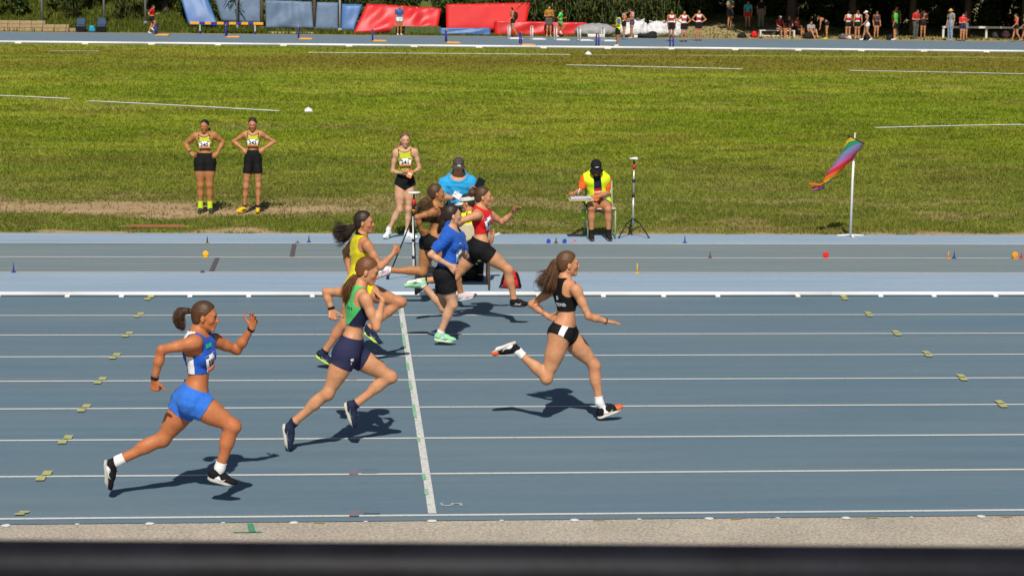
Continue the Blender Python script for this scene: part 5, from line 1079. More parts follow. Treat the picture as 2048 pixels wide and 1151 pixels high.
pin((4.33, 13.15, 0), mat('marker_brown', (.16, .10, .07), .6), 'brown pin on the middle runway line', .10); pin((3.13, 11.76, 0), yl_, 'yellow pin on the near runway line', .13); pin((7.65, 13.13, 0), or_, 'orange pin of the pair at right on the runway line', .10); pin((7.73, 13.13, 0), bl_, 'blue pin of the pair at right on the runway line', .11); pin((8.68, 13.13, 0), rd_, 'red pin behind the orange disc at the right end', .10)
pin((-1.32, 14.60, 0), dk_, 'short dark plug at the far end of the right take-off board', .03); pin((-2.46, 11.80, 0), dk_, 'short dark plug at the near end of the left take-off board', .03)
def turf_cone(loc, label, r):
    e = empty('field_marker', loc); tag(e, label, 'marker'); MB().tube([(0, 0, 0), (0, 0, .01), (0, 0, r*.5), (0, 0, r*.75)], [r, r*.95, r*.7, r*.3], 12).build('dome', wpl, e, True); MB().tube([(0, 0, r*.7), (0, 0, r*.95)], [r*.15, r*.1], 8).build('knob', wpl, e, True)
turf_cone((-1.65, 40.5, 0), 'white marker dome on the grass at the end of the curved line', .13); turf_cone((10.03, 76.9, 0), 'white marker dome on the far grass line', .16)
# ---------------------------------------------------------------- far side: track, bank, equipment
far = struct(sheet('far_track', -75, 95, 82.95, 97.9, -.006, track_mat('far_track_blue', (.155, .228, .29), (.175, .24, .29), .1)))
for k in range(1, 10): sheet('lane_line', -75, 95, 82.95+1.5*k-.03, 82.95+1.5*k+.03, -.002, worn_paint('far_paint', (.30, .35, .38), (.17, .23, .27), .5, 3), far)
def bank_z(x, y):
    a = np.clip((y-99.2)/9., 0, 1); left = sstep(-3, -11, x); mid = sstep(16.5, 19, x)*sstep(30, 23, x)
    return (a**1.1)*(1.5*left+1.0*mid+.45)+.12*(vn.fbm(x*.5, y*.5)-.5)*np.clip(a*3, 0, 1)
gx = np.linspace(-45, 70, 330); gy = np.r_[97.9, np.linspace(98.2, 112, 70), 118, 135, 170]; X, Y = np.meshgrid(gx, gy); Zb = bank_z(X, Y)-.004
nx, ny = len(gx), len(gy); V = np.stack([X, Y, Zb], -1).reshape(-1, 3); ii = (np.arange(ny-1)[:, None]*nx+np.arange(nx-1)[None]).ravel()
me = npmesh('grass_bank', V, np.stack([ii, ii+1, ii+1+nx, ii+nx], 1)); n1 = vn.fbm(X*.5, Y*.8); tdirt = np.clip(sstep(99.3, 98.2, Y)+sstep(.45, .7, n1)*.9*sstep(6, 14, X)+sstep(15, 20, X)*.9, 0, 1)[..., None]
cb = np.array((.11, .135, .022))*(.7+.6*n1)[..., None]*(1-tdirt)+np.array((.34, .26, .13))*(.8+.4*n1)[..., None]*tdirt; c4 = np.ones((len(V), 4)); c4[:, :3] = cb.reshape(-1, 3); set_attr(me, 'gcol', c4)
struct(link('grass_bank', me, mat('bank', (1, 1, 1), .95, noise=.3, scale=4, bump=.8, bscale=8, spec=.1, attr='gcol')))
rs = np.random.RandomState(8); N = 60000; xx = rs.uniform(-24, 44, N); yy = 98.6+rs.rand(N)**1.3*8; kp = rs.rand(N) < np.where(xx < 14, .95, .15)*sstep(98.6, 99.6, yy); xx, yy = xx[kp], yy[kp]; N = len(xx); zz = bank_z(xx, yy); hh = rs.uniform(.08, .26, N)*np.where(xx < 0, 1.25, .7); a = rs.rand(N)*6.283; w_ = .03+.02*rs.rand(N)
Vb = np.stack([np.stack([xx-np.cos(a)*w_, yy-np.sin(a)*w_, zz-.02], 1), np.stack([xx+np.cos(a)*w_, yy+np.sin(a)*w_, zz-.02], 1), np.stack([xx+rs.uniform(-.08, .08, N), yy+rs.uniform(-.08, .08, N), zz+hh], 1)], 1)
me = npmesh('bank_grass', Vb.reshape(-1, 3), np.arange(N*3).reshape(-1, 3)); cc = np.ones((N, 3, 4)); cc[:, :, :3] = (np.array((.10, .135, .02))*(.6+.8*rs.rand(N))[:, None]+np.array((.1, .07, .01))*(rs.rand(N) < .3)[:, None])[:, None]; set_attr(me, 'gcol', cc.reshape(-1, 4))
tag(link('bank_grass', me, mat('blades', (1, 1, 1)), None, False), 'rough grass and weeds on the far bank', 'grass', kind='stuff')

def hurdle(x, y, h, postm, basem, barm, label, group, w=1.0):
    e = empty('hurdle', (x, y, 0)); tag(e, label, 'hurdle', group)
    for s_ in (0, w):
        MB().tube([(0, s_, .03), (0, s_, h)], .035, 8).build('post', postm, e, True); MB().box((.34, s_, .028), (.72, .075, .05)).build('foot', basem, e, bevel=.012)
    MB().box((.66, w/2, .03), (.07, w, .045)).build('base_bar', basem, e, bevel=.01); MB().box((0, w/2, h+.02), (.03, w+.15, .075)).build('top_board', barm, e, bevel=.008)
by, bb = mat('hurdle_yellow', (.78, .36, .03), .5), mat('hurdle_blue', (.035, .03, .28), .5); wht = mat('hurdle_white', (.74, .72, .70), .5)
HY = [(-10.6, 94.9), (-6.85, 93.05), (-3.1, 91.3), (.63, 89.5), (4.25, 88.1), (7.8, 86.2), (11.4, 84.7), (14.9, 84.0)]
HL = ['by the jogger in red', 'before the striped barrier', 'before the wide blue sheet', 'before the crumpled red sheet', 'before the low blue mat', 'nearest the row of white hurdles', 'beside the standing official in yellow vest', 'before the pair in red and white']
for (x, y), l in zip(HY, HL): hurdle(x, y-.3, .62, bb, by, by, 'yellow footed hurdle with blue posts '+l, 'yellow hurdles across the far lanes')
for i, (x, y) in enumerate([(7.9, 94.4), (9.05, 93.8), (10.25, 93.2), (11.45, 92.8), (12.65, 92.4)]): hurdle(x, y, .66, wht, wht, wht, 'white hurdle, '+['first', 'second', 'third', 'fourth', 'fifth'][i]+' from the left in the close row', 'white hurdles in a row', 1.1)
# steeplechase barrier
e = empty('steeplechase_barrier', (-7.1, 98.4, 0)); tag(e, 'heavy steeplechase barrier with yellow and dark blue striped beam', 'barrier')
xs = [-1.98, -1.48, -1.18, -.86, -.53, -.18, .11, .48, .77, 1.13, 1.41, 1.94]
for i in range(11): MB().box(((xs[i]+xs[i+1])/2, 0, .56), (xs[i+1]-xs[i], .14, .14 if i % 2 == 0 else .125)).build('beam_section', by if i % 2 == 0 else bb, e, bevel=.01)
for x in (-1.45, 1.5):
    MB().box((x, 0, .32), (.07, .08, .36)).build('upright', mat('grey_paint', (.5, .5, .52), .5), e, bevel=.008); MB().box((x, 0, .07), (.08, .7, .14)).build('foot', bb, e, bevel=.01)

# covered landing mats
def mat_block(name, label, corners, th, m, seed, fold=.06, cat='mat', sub=(26, 12)):
    """upright or low padded mat under a creased cover; corners: front face TL, TR, BR, BL"""
    tl, tr, br, bl = [np.array(c, float) for c in corners]; nu, nv = sub; V = []; rs_ = np.random.RandomState(seed); ph = rs_.uniform(0, 6.28, 8)
    n_ = unit(np.cross(tr-tl, bl-tl)); n_ = n_ if n_[1] < 0 else -n_
    G = np.zeros((nu, nv, 3))
    for i in range(nu):
        for j in range(nv):
            a, b = i/(nu-1), j/(nv-1); p = (tl*(1-a)+tr*a)*(1-b)+(bl*(1-a)+br*a)*b; L = np.linalg.norm(tr-tl)
            d = sum(math.sin((a*L*(1.5+k*.9)+b*(2.5-k*.9)*1.3)*2+ph[k])/(1+k*.6) for k in range(5))*fold*.35; edge = min(1, 5*min(a, 1-a, 1.2*b+.1, 1-b)+.05)
            G[i, j] = p+n_*(d*edge-.05*(1-edge))
    V = [tuple(G[i, j]) for i in range(nu) for j in range(nv)]+[tuple(G[i, j]-n_*th*(1 if j < nv-1 else 1)) for i in range(nu) for j in range(nv)]; n = nu*nv; Fc = []
    for i in range(nu-1):
        for j in range(nv-1): q = i*nv+j; Fc += [(q, q+1, q+nv+1, q+nv), (n+q, n+q+nv, n+q+nv+1, n+q+1)]
    for i in range(nu-1): Fc += [(i*nv, (i+1)*nv, n+(i+1)*nv, n+i*nv), (i*nv+nv-1, n+i*nv+nv-1, n+(i+1)*nv+nv-1, (i+1)*nv+nv-1)]
    for j in range(nv-1): Fc += [(j, n+j, n+j+1, j+1), ((nu-1)*nv+j, (nu-1)*nv+j+1, n+(nu-1)*nv+j+1, n+(nu-1)*nv+j)]
    e = empty(name, (float((bl[0]+br[0])/2), float(bl[1]), 0)); tag(e, label, cat, 'covered mats and sheets along the bank'); off = np.array(e.location)
    MB().add([tuple(np.array(v)-off) for v in V], Fc).build('cover', m, e, True); return e, G, off
rm = mat('vinyl_red', (.60, .018, .022), .45, noise=.06, scale=3, spec=.45); rm2 = mat('mesh_red', (.60, .014, .014), .6, noise=.04, scale=3); bmv = mat('vinyl_blue', (.055, .145, .36), .45, noise=.12, scale=2, spec=.4); bmg = mat('vinyl_faded', (.125, .185, .28), .55, noise=.18, scale=2); gm = mat('moss_green', (.06, .09, .025), .9, noise=.4, scale=5)
def eyelets(e, G, off, m):
    for i in range(2, G.shape[0]-1, 5):
        for j in (1,): p = G[i, j]-off; MB().tube([tuple(p+_v(0, -.03, 0)), tuple(p+_v(0, .01, 0))], .035, 8).build('eyelet', m, e, True)
ey = mat('eyelet_grey', (.4, .4, .42), .4)
r = mat_block('crash_mat', 'tall crumpled shiny red sheet leaning behind the person in white shorts', [(.45, 100.6, 1.68), (4.55, 100.6, 1.45), (4.35, 100, .45), (-.3, 99.6, .10)], .5, rm, 3, .16); eyelets(*r, ey)
r = mat_block('crash_mat', 'tall smooth red mat beside the person with a backpack', [(4.85, 101.2, 1.66), (9.55, 101.2, 1.80), (9.25, 100.7, .3), (4.85, 100.7, .3)], .6, rm2, 4, .02); eyelets(*r, ey)
r = mat_block('crash_mat', 'long low red mat behind the row of white hurdles', [(7.5, 99.8, .80), (12.6, 99.8, .76), (12.6, 99.7, .02), (7.5, 99.7, .0)], 1.2, rm, 5, .09); eyelets(*r, ey)
mat_block('crash_mat', 'low blue mat at the foot of the smooth red mat', [(4.45, 99.5, .40), (7.2, 99.5, .42), (7.25, 99.4, .02), (4.45, 99.4, .02)], .9, bmv, 6, .05)
mat_block('landing_bed', 'low dark green bed under the crumpled red sheet', [(1.9, 99.75, .46), (4.5, 99.75, .48), (4.5, 99.6, .02), (1.6, 99.6, .02)], .8, gm, 7, .04)
r = mat_block('tarpaulin', 'wide faded blue sheet with diagonal creases between two posts', [(-5.15, 101, 1.78), (-2.6, 101, 1.72), (-2.5, 100.7, .28), (-5.1, 100.7, .26)], .12, bmg, 8, .14); eyelets(*r, ey)
mat_block('tarpaulin', 'faded blue sheet left of the white post', [(-2.3, 101, 1.70), (-1.15, 101, 1.68), (-1.15, 100.7, .15), (-2.4, 100.7, .2)], .12, bmg, 9, .05, sub=(14, 10))
mat_block('tarpaulin', 'narrow bright blue sheet beside the crumpled red sheet', [(-.95, 101, 1.62), (.2, 100.95, 1.60), (-.3, 100.5, .12), (-1.0, 100.6, .12)], .12, bmv, 10, .04, sub=(14, 10))
r = mat_block('tarpaulin', 'slanting blue sheet behind the left end of the striped barrier', [(-10.0, 101.2, 2.6), (-8.6, 101.2, 2.6), (-7.7, 100.3, .42), (-9.3, 100.3, .42)], .10, bmv, 11, .06, sub=(16, 14))
mat_block('tarpaulin', 'blue sheet hanging behind the striped barrier', [(-8.2, 102.0, 2.6), (-5.4, 102, 2.6), (-5.4, 101.6, .5), (-7.6, 101.6, .6)], .10, bmg, 12, .05, sub=(16, 14))
MB().box((-3.7, 99.5, .05), (2.5, .5, .10)).build('kerb_plank', mat('grey_wood', (.36, .31, .22), .8, noise=.2, scale=6), None, bevel=.02); tag(bpy.data.objects['kerb_plank'], 'long grey plank lying below the faded blue sheet', 'plank')
# posts
def post(x, y, h, r, m, label, nm='post'):
    z = float(bank_z(np.array(x), np.array(y))); e = empty(nm, (x, y, z)); tag(e, label, 'post'); MB().tube([(0, 0, -.1), (0, 0, h)], r, 10).build('shaft', m, e, True); MB().tube([(0, 0, -.1), (0, 0, .22)], [r*1.8, r*1.5], 10).build('collar', m, e, True)
wp = mat('post_white', (.62, .61, .58), .6); gp = mat('post_grey', (.26, .26, .24), .6, noise=.15, scale=6)
post(-1.04, 100.4, 6, .06, wp, 'white post between faded and bright blue sheets'); post(-6.7, 101, 5, .05, gp, 'pale post behind the middle of the striped barrier'); post(-17.3, 101, 5, .08, gp, 'grey post behind the stone steps', 'fence_post'); post(-13.95, 101, 5, .07, gp, 'grey post behind the folding chairs', 'fence_post'); post(-11.7, 101, 5, .07, gp, 'grey post behind the jogger in red', 'fence_post')
for x, l in ((-5.35, 'brown post left of the wide faded blue sheet'), (-2.45, 'brown post right of the wide faded blue sheet')): post(x, 101.15, 3.2, .10, mat('post_brown', (.12, .085, .05), .9, noise=.3, scale=6), l)
# stone steps on the left
e = empty('stone_steps', (-17.5, 99.2, 0)); tag(e, 'low terrace steps of tan stone blocks by the left edge', 'steps'); st = mat('tan_stone', (.36, .265, .145), .9, noise=.2, scale=5, bump=.4)
stm = {}
for row, (x0, x1) in enumerate(((-2.6, 2.35), (-2.6, 1.9), (-2.6, .62))):
    x = x0
    while x < x1-.05:
        L = min(.62, x1-x); k = round(L, 2); key = (k,)
        if key not in stm: q = MB().box((0, 0, 0), (k-.02, .5, .175)).build('stone_block', st, e, bevel=.012); q.location = (x+L/2, row*.12, .095+row*.188); stm[key] = q
        else: q = stm[key].copy(); C.objects.link(q); q.parent = e; q.location = (x+L/2, row*.12+rs.uniform(-.01, .01), .095+row*.188)
        x += L
def fold_chair(x, label):
    e = empty('camping_chair', (x, 98.9, 0)); tag(e, label, 'chair', 'camping chairs by the steps'); cb_ = fabric('chair_blue', (.045, .085, .16)); 
    MB().box((0, .14, .56), (.42, .05, .36), Matrix.Rotation(-.2, 3, 'X')).build('backrest', cb_, e, bevel=.02); MB().box((0, -.05, .33), (.46, .42, .06)).build('seat', cb_, e, bevel=.02); MB().box((0, -.22, .17), (.46, .03, .30)).build('front_panel', black, e, bevel=.01)
    for s_ in (-1, 1):
        MB().tube([(s_*.26, .16, .0), (s_*.26, -.2, .42)], .014, 6).build('leg', blk_p, e, True); MB().tube([(s_*.26, -.24, .0), (s_*.25, .2, .78)], .014, 6).build('leg', blk_p, e, True); MB().box((s_*.29, -.04, .47), (.07, .4, .04)).build('armrest', blk_p, e, bevel=.01)
fold_chair(-14.95, 'dark blue camping chair nearest the stone steps'); fold_chair(-13.85, 'dark blue camping chair right of the turquoise bag')
bag('turquoise bag between the two camping chairs', (-14.35, 98.7, 0), .42, .36, .3, fabric('bag_turq', (.03, .32, .48)), black, .2, 6)
# tarp mound and big white bags
def lump(name, part, label, cat, loc, prims, m, seed, wob=.04, group=None, vox=.05, extra=None):
    e = empty(name, loc); tag(e, label, cat, group); V, Q = surf(prims, vox); N_ = vnormals(V, tris(Q)); V = V+N_*wobble(V, wob, 9, seed)[:, None]+N_*wobble(V, wob*.5, 26, seed+1)[:, None]; V[:, 2] = np.maximum(V[:, 2], 0.0); link(part, npmesh(part, V, Q), m, e)
    if extra: extra(e)
    return e
I3 = np.eye(3)
lump('tarp_mound', 'tarp', 'grey tarpaulin pulled over a pile behind the white hurdles', 'tarpaulin', (13.0, 99.6, 0), [ell(_v(0, 0, .36), (.95, .6, .36), I3, .1), ell(_v(.4, 0, .3), (.8, .5, .33), I3, .1), ell(_v(-.5, 0, .25), (.6, .5, .36), I3, .1)], mat('tarp_grey', (.30, .30, .30), .55, noise=.12, scale=3), 4,
    extra=lambda e: MB().box((.0, -.62, .08), (.9, .2, .16)).build('white_edge', wpl, e, bevel=.02))
bw = mat('bag_woven', (.66, .65, .66), .7, noise=.07, scale=5); bgp = 'big white bulk bags'
for i, (x, w, h, l) in enumerate(((14.75, .55, .78, 'white bulk bag half hidden by the pair walking'), (15.35, .62, .92, 'bulging white bulk bag with grey scraps on top'), (16.5, .62, .84, 'white bulk bag left of the pair in red and white'), (17.55, .62, .98, 'white bulk bag right of the pair in red and white'))):
    def ex(e, w=w, h=h, i=i):
        for s_ in (-1, 1): MB().tube([(s_*w*.6, -.1, h*.9), (s_*w*.7, -.12, h*1.08), (s_*w*.35, -.12, h*.98)], .03, 6).build('lifting_loop', bw, e, True)
        if i == 1: q_ = np.random.RandomState(2); [MB().box((q_.uniform(-.3, .3), -.15, h+.02), (.3, .2, .07), Matrix.Rotation(q_.uniform(-1, 1), 3, 'Y')).build('scrap', mat('scrap_grey', (.16, .14, .14), .8), e, bevel=.01) for _ in range(4)]
    lump('bulk_bag', 'sack', l, 'bag', (x, 99.7+.1*i, 0), [ell(_v(0, 0, h*.5), (w, .55, h*.5), I3, .1), ell(_v(0, 0, h*.32), (w*1.02, .58, h*.4), I3, .1), ell(_v(.1, 0, h*.75), (w*.8, .45, h*.25), I3, .1)], bw, 10+i, .05, bgp, extra=ex)
lump('kit_pile', 'clothing_heap', 'heap of black kit and bags below the bulk bags', 'bags', (15.65, 98.3, 0), [ell(_v(.1, 0, .1), (.6, .3, .14), I3, .1), ell(_v(.4, 0, .2), (.25, .2, .16), I3, .05)], fabric('bag_black', (.02, .02, .022)), 5, .03, extra=lambda e: MB().box((-.55, -.1, .08), (.2, .2, .14)).build('shoe_box', wpl, e, bevel=.02))
# bench, railing, bags on the right
e = empty('bench', (23.3, 100, 0)); tag(e, 'white slatted bench under the dark trees', 'bench'); wb = mat('bench_white', (.66, .64, .58), .6)
for j in range(3): MB().box((0, -.14+.14*j, .42), (2.0, .11, .05)).build('slat', wb, e, bevel=.006)
for x in (-.95, .95):
    for y in (-.16, .16): MB().box((x, y, .20), (.09, .07, .40)).build('leg', wb, e, bevel=.006)
MB().box((-.1, 0, .13), (1.7, .06, .06)).build('stretcher', wb, e, bevel=.006)
e = empty('barrier_rail', (36.5, 101.0, 0)); tag(e, 'white horizontal spectators barrier under the trees at right', 'railing')
MB().box((1.2, 0, .68), (9.4, .06, .12)).build('top_rail', wb, e, bevel=.01)
for x in (-3.4, -.9, 1.7, 4.3): MB().box((x, .06, .34), (.12, .08, .70)).build('post', wb, e, bevel=.01)
for i, (x, y, w, h, m, l) in enumerate(((21.2, 99.4, .5, .25, 'bag_black', 'dark sports bag left of the bench'), (21.95, 99.6, .4, .34, 'bag_red', 'red sports bag touching the bench'), (26.9, 99.3, .5, .3, 'bag_grey', 'grey bag behind the bending athlete'), (28.0, 98.6, .5, .4, 'bag_black', 'black rucksack behind the walker in white cap'), (29.4, 98.7, .4, .28, 'bag_black', 'black bag at the feet of the person in green'), (36.9, 101.6, .5, .4, 'bag_pink', 'pink bag behind the white barrier'), (36.3, 101.7, .35, .3, 'bag_white', 'pale bag left of the pink bag'), (24.9, 99.3, .6, .35, 'bag_black', 'dark bag right of the bench'), (27.2, 99.1, .3, .2, 'bag_white', 'small white bag near the two athletes seen from behind'))):
    bag(l, (x, y, float(bank_z(np.array(x), np.array(y)))), w, h, .3, fabric(m, dict(bag_black=(.02, .02, .022), bag_red=(.6, .02, .025), bag_grey=(.12, .12, .13), bag_pink=(.75, .35, .4), bag_white=(.7, .7, .7))[m]), black, 0, 20+i)

# ---------------------------------------------------------------- trees and shrubs
def leaf_mesh(name, n, rad, leaf, clumps, seed, col, shape='ball', droop=.3):
    q = np.random.RandomState(seed); cen = []
    while len(cen) < clumps:
        p = q.uniform(-1, 1, 3)
        if .25 < np.linalg.norm(p) < 1: cen.append(p)
    cen = np.array(cen)*.86; cs = q.uniform(.16, .34, clumps)*(6/clumps**.5)**.3
    k = q.randint(0, clumps, n); d = q.normal(size=(n, 3)); d /= np.linalg.norm(d, axis=1)[:, None]; c = cen[k]+d*(cs[k]*q.rand(n)**.45)[:, None]
    c = c*np.array(rad); c[:, 2] -= droop*rad[2]*.2*(np.hypot(c[:, 0]/rad[0], c[:, 1]/rad[1]))**2
    u = q.normal(size=(n, 3)); u /= np.linalg.norm(u, axis=1)[:, None]; v = np.cross(u, q.normal(size=(n, 3))); v /= np.linalg.norm(v, axis=1)[:, None]
    s = leaf*(.6+.8*q.rand(n))[:, None]; V = np.stack([c-u*s, c+v*s*.42, c+u*s, c-v*s*.42], 1)
    me = npmesh(name, V.reshape(-1, 3), np.arange(n*4).reshape(-1, 4)); cc = np.ones((n, 4, 4)); cc[:, :, :3] = (np.array(col)*(.65+.7*q.rand(n))[:, None]*(.8+.4*q.rand(clumps))[k][:, None])[:, None]; set_attr(me, 'gcol', cc.reshape(-1, 4)); return me
leafm = mat('leaves', (1, 1, 1), .55, attr='gcol', spec=.3, trans=.35); bark = mat('bark', (.085, .06, .04), .95, noise=.35, scale=5, bump=.8, bscale=9)
dk = [leaf_mesh('crown', 26000, (4.2, 4.0, 3.4), .15, 60, s, (.035, .065, .012)) for s in (1, 2, 3)]
md = [leaf_mesh('crown', 9000, (2.4, 2.0, 2.3), .12, 40, s, (.06, .095, .018)) for s in (4, 5)]
bs = [leaf_mesh('foliage', 4200, (1.3, 1.0, 1.0), .085, 26, s, (.065, .10, .018)) for s in (6, 7, 8)]; by_ = leaf_mesh('foliage', 4200, (1.3, 1.0, 1.0), .085, 26, 9, (.14, .15, .03))
for me in dk+md+bs+[by_]: me.materials.append(leafm)
def tree(name, label, x, y, h, me, sc, tr=.16, group=None, lean=0., seed=0, tall=None):
    z = float(bank_z(np.array(x), np.array(min(y, 111.)))); e = empty(name, (x, y, z)); tag(e, label, 'tree', group); q = np.random.RandomState(seed)
    t = MB(); t.tube([(0, 0, -.3), (0, 0, .15), (lean*.3, .05, h*.4), (lean, 0, h*.85), (lean*1.1, 0, h*1.15)], [tr*1.5, tr*1.1, tr*.9, tr*.6, tr*.3], 10)
    for k in range(6):
        a = k*1.05+q.rand(); L = h*q.uniform(.35, .6); z0 = h*q.uniform(.5, .85); t.tube([(lean*z0/h, 0, z0), (lean+math.cos(a)*L*.5, math.sin(a)*L*.5, z0+L*.35), (lean+math.cos(a)*L, math.sin(a)*L, z0+L*.6)], [tr*.45, tr*.3, tr*.12], 6)
    t.build('trunk', bark, e, True); c = bpy.data.objects.new('crown', me); C.objects.link(c); c.parent = e; c.location = (lean, -2.3 if name == 'shade_tree' else 0, h); c.scale = (sc*1.2, sc*1.45, sc*1.22) if name == 'shade_tree' else (sc, sc, sc*(tall or 1)); c.rotation_euler = (0, 0, q.uniform(0, 6.28)); return e
TG = 'trees shading the spectators'
for i, (x, y, h, sc, l) in enumerate(((21.3, 103.6, 7.05, 1.0, 'broad dark tree left of the bench'), (24.6, 102.4, 6.95, 1.05, 'dark tree with trunk right behind the bench'), (28.2, 102.6, 7.05, 1.05, 'dark tree behind the two athletes seen from behind'), (31.6, 102.2, 6.65, 1.0, 'tree over the person in bright green shirt'), (35.0, 102.8, 6.95, 1.05, 'dark tree behind the person in straw hat'), (38.0, 101.9, 6.85, 1.0, 'slim trunked tree by the white barrier at right'), (42.5, 102.5, 6.95, 1.05, 'dark tree at the right edge'), (47, 102.5, 6.95, 1.05, 'dark tree beyond the right edge'))):
    tree('shade_tree', l, x, y, h, dk[i % 3], sc, (.26 if i == 1 else .12 if i == 5 else .2), TG, seed=i)
for i, x in enumerate((20.5, 25.5, 30.5, 35.5, 40.5, 45.5)): tree('backdrop_tree', 'dark tree in the back row, seen '+['above the khaki spectator', 'behind the bending athlete', 'behind the olive shirt', 'behind the white barrier post', 'above the right end of the barrier', 'beyond the right edge'][i], x, 108.5+i % 2, 4.6, dk[(i+1) % 3], 1.1, .2, 'back row of trees', seed=20+i)
for i, x in enumerate(np.arange(18.5, 50, 2.3)): 
    e = empty('undergrowth_bush', (x, 107.2+.8*(i % 2), .4)); tag(e, 'dark bush of the undergrowth behind the spectators', 'shrub', 'undergrowth bushes in the shade')
    MB().tube([(0, 0, -.6), (.1, 0, .6), (.2, .1, 1.6)], [.09, .07, .03], 6).build('stem', bark, e, True); c = bpy.data.objects.new('foliage', md[i % 2]); C.objects.link(c); c.parent = e; c.location = (0, 0, 1.3); c.scale = (.95, .8, .85); c.rotation_euler = (0, 0, i*1.3)
tree('dark_tree', 'dark dense tree behind the jogger in red', -10.9, 104.2, 2.6, md[0], 1.05, .22, 'trees on the left bank', seed=31); tree('dark_tree', 'dark tree left of the slanting blue sheet', -13.2, 106.5, 3.0, md[1], 1.2, .2, 'trees on the left bank', seed=32)
for i, x in enumerate((-24, -19.5, -15.5, -6.5, -2, 2.5, 7, 11, 15.5)): tree('backdrop_tree', 'leafy hedge tree '+['beyond the left edge', 'above the stone steps', 'above the camping chairs', 'above the barrier', 'above the white post', 'above the crumpled red sheet', 'above the smooth red mat', 'above the low red mat', 'above the bulk bags'][i], x, 109.5+(i % 3)*1.5, 3.4, md[i % 2], 1.5, .16, 'hedge trees behind the bank', seed=40+i)
def shrub(x, y, sc, me, label, tall=1.0, seed=0):
    z = float(bank_z(np.array(x), np.array(min(y, 111.)))); e = empty('shrub', (x, y, z)); tag(e, label, 'shrub', 'shrubs on the far bank'); q = np.random.RandomState(seed)
    t = MB(); [t.tube([(0, 0, -.1), (math.cos(k*1.3)*.3*sc, math.sin(k*1.3)*.25*sc, .7*sc*tall), (math.cos(k*1.3)*.6*sc, math.sin(k*1.3)*.5*sc, 1.2*sc*tall)], [.04, .03, .012], 6) for k in range(5)]; t.build('stem', bark, e, True)
    c = bpy.data.objects.new('foliage', me); C.objects.link(c); c.parent = e; c.location = (0, 0, .9*sc*tall); c.scale = (sc, sc, sc*tall); c.rotation_euler = (0, 0, q.uniform(0, 6.28))
SH = [(-22, 104, 1.2, 0, 'green shrub at the left edge of the bank'), (-19.2, 103.2, 1.0, 1, 'shrub behind the stone steps'), (-16.4, 104.2, 1.1, 3, 'yellowish shrub right of the stone steps'), (-14.6, 105.5, 1.3, 2, 'shrub behind the camping chairs'), (-12.6, 102.6, .7, 3, 'low yellowish shrub left of the jogger in red'), (-9.2, 103.5, 1.2, 0, 'shrub behind the slanting blue sheet'), (-6.9, 102.6, .8, 3, 'light shrub showing between the blue sheets'), (-3.9, 104.2, 1.3, 1, 'shrub above the wide faded blue sheet'), (-.6, 103.6, 1.3, 2, 'shrub above the white post'), (2.0, 103.6, 1.4, 0, 'shrub above the crumpled red sheet'), (4.7, 103.2, 1.3, 1, 'shrub in the gap between the red mats'), (7.2, 104.0, 1.4, 2, 'shrub above the smooth red mat'), (10.2, 102.6, 1.3, 0, 'shrub behind the man in mustard shirt'), (12.0, 102.8, 1.25, 1, 'shrub behind the runner in green'), (13.6, 103.2, 1.4, 2, 'shrub behind the grey tarpaulin'), (15.4, 103.0, 1.3, 3, 'yellowish reedy shrub behind the bulk bags'), (17.2, 103.4, 1.4, 0, 'shrub behind the pair in red and white'), (19.4, 105.0, 1.2, 1, 'shrub at the start of the shade')]
for i, (x, y, sc, k, l) in enumerate(SH): shrub(x, y, sc, (bs+[by_])[k], l, 1.15, i)
# reeds: tall canes with drooping blades
def reed(x, y, label, h, seed):
    z = float(bank_z(np.array(x), np.array(y))); e = empty('reed_clump', (x, y, z)); tag(e, label, 'reeds', 'reed clumps on the far bank'); q = np.random.RandomState(seed); cm, lm = MB(), MB()
    for k in range(12):
        a, r_ = q.rand()*6.28, .5*q.rand()**.5; bx, by2 = math.cos(a)*r_, math.sin(a)*r_; hx, hy, hh_ = q.uniform(-.3, .3), q.uniform(-.3, .3), h*q.uniform(.7, 1.1); cm.tube([(bx, by2, -.1), (bx+hx*.5, by2+hy*.5, hh_*.6), (bx+hx, by2+hy, hh_)], [.02, .016, .006], 5)
        for m_ in range(9):
            t = q.uniform(.25, 1); p = Vector((bx+hx*t, by2+hy*t, hh_*t)); aa = q.rand()*6.28; d = Vector((math.cos(aa), math.sin(aa), 0)); L = q.uniform(.4, .95); sd_ = Vector((-d.y, d.x, 0))*.042; lm.add([p-sd_, p+sd_, p+d*L*.5+Vector((0, 0, L*.22))+sd_, p+d*L*.5+Vector((0, 0, L*.22))-sd_, p+d*L+Vector((0, 0, -L*.2))], [(0, 1, 2, 3), (3, 2, 4)])
    cm.build('canes', mat('cane', (.15, .13, .05), .7, noise=.2, scale=5), e, True); lm.build('blades', mat('reed_leaf_%d' % (seed % 2), ((.05, .09, .018), (.10, .12, .03))[seed % 2], .6, trans=.35), e)
for i, x in enumerate((9.9, 10.9, 11.9, 12.9, 13.9, 14.9, 15.7, 16.5, 17.4)): reed(x, 101.5+.4*(i % 2), 'reed clump '+['right of the smooth red mat', 'behind the man in mustard shirt', 'behind the runner in green shirt', 'behind the grey tarpaulin', 'behind the official in yellow vest', 'behind the first bulk bag', 'behind the scrap topped bulk bag', 'behind the pair in red and white', 'right of the last bulk bag'][i], 2.6, i)
for i, (x, l) in enumerate(((-15.9, 'leaning reeds on the bank left of the chairs'), (-13.0, 'pale reeds right of the camping chairs'), (-7.0, 'drooping reeds between the blue sheets'), (-20.5, 'reeds at the left end of the bank'))): reed(x, 102.2, l, 2.0, 30+i)
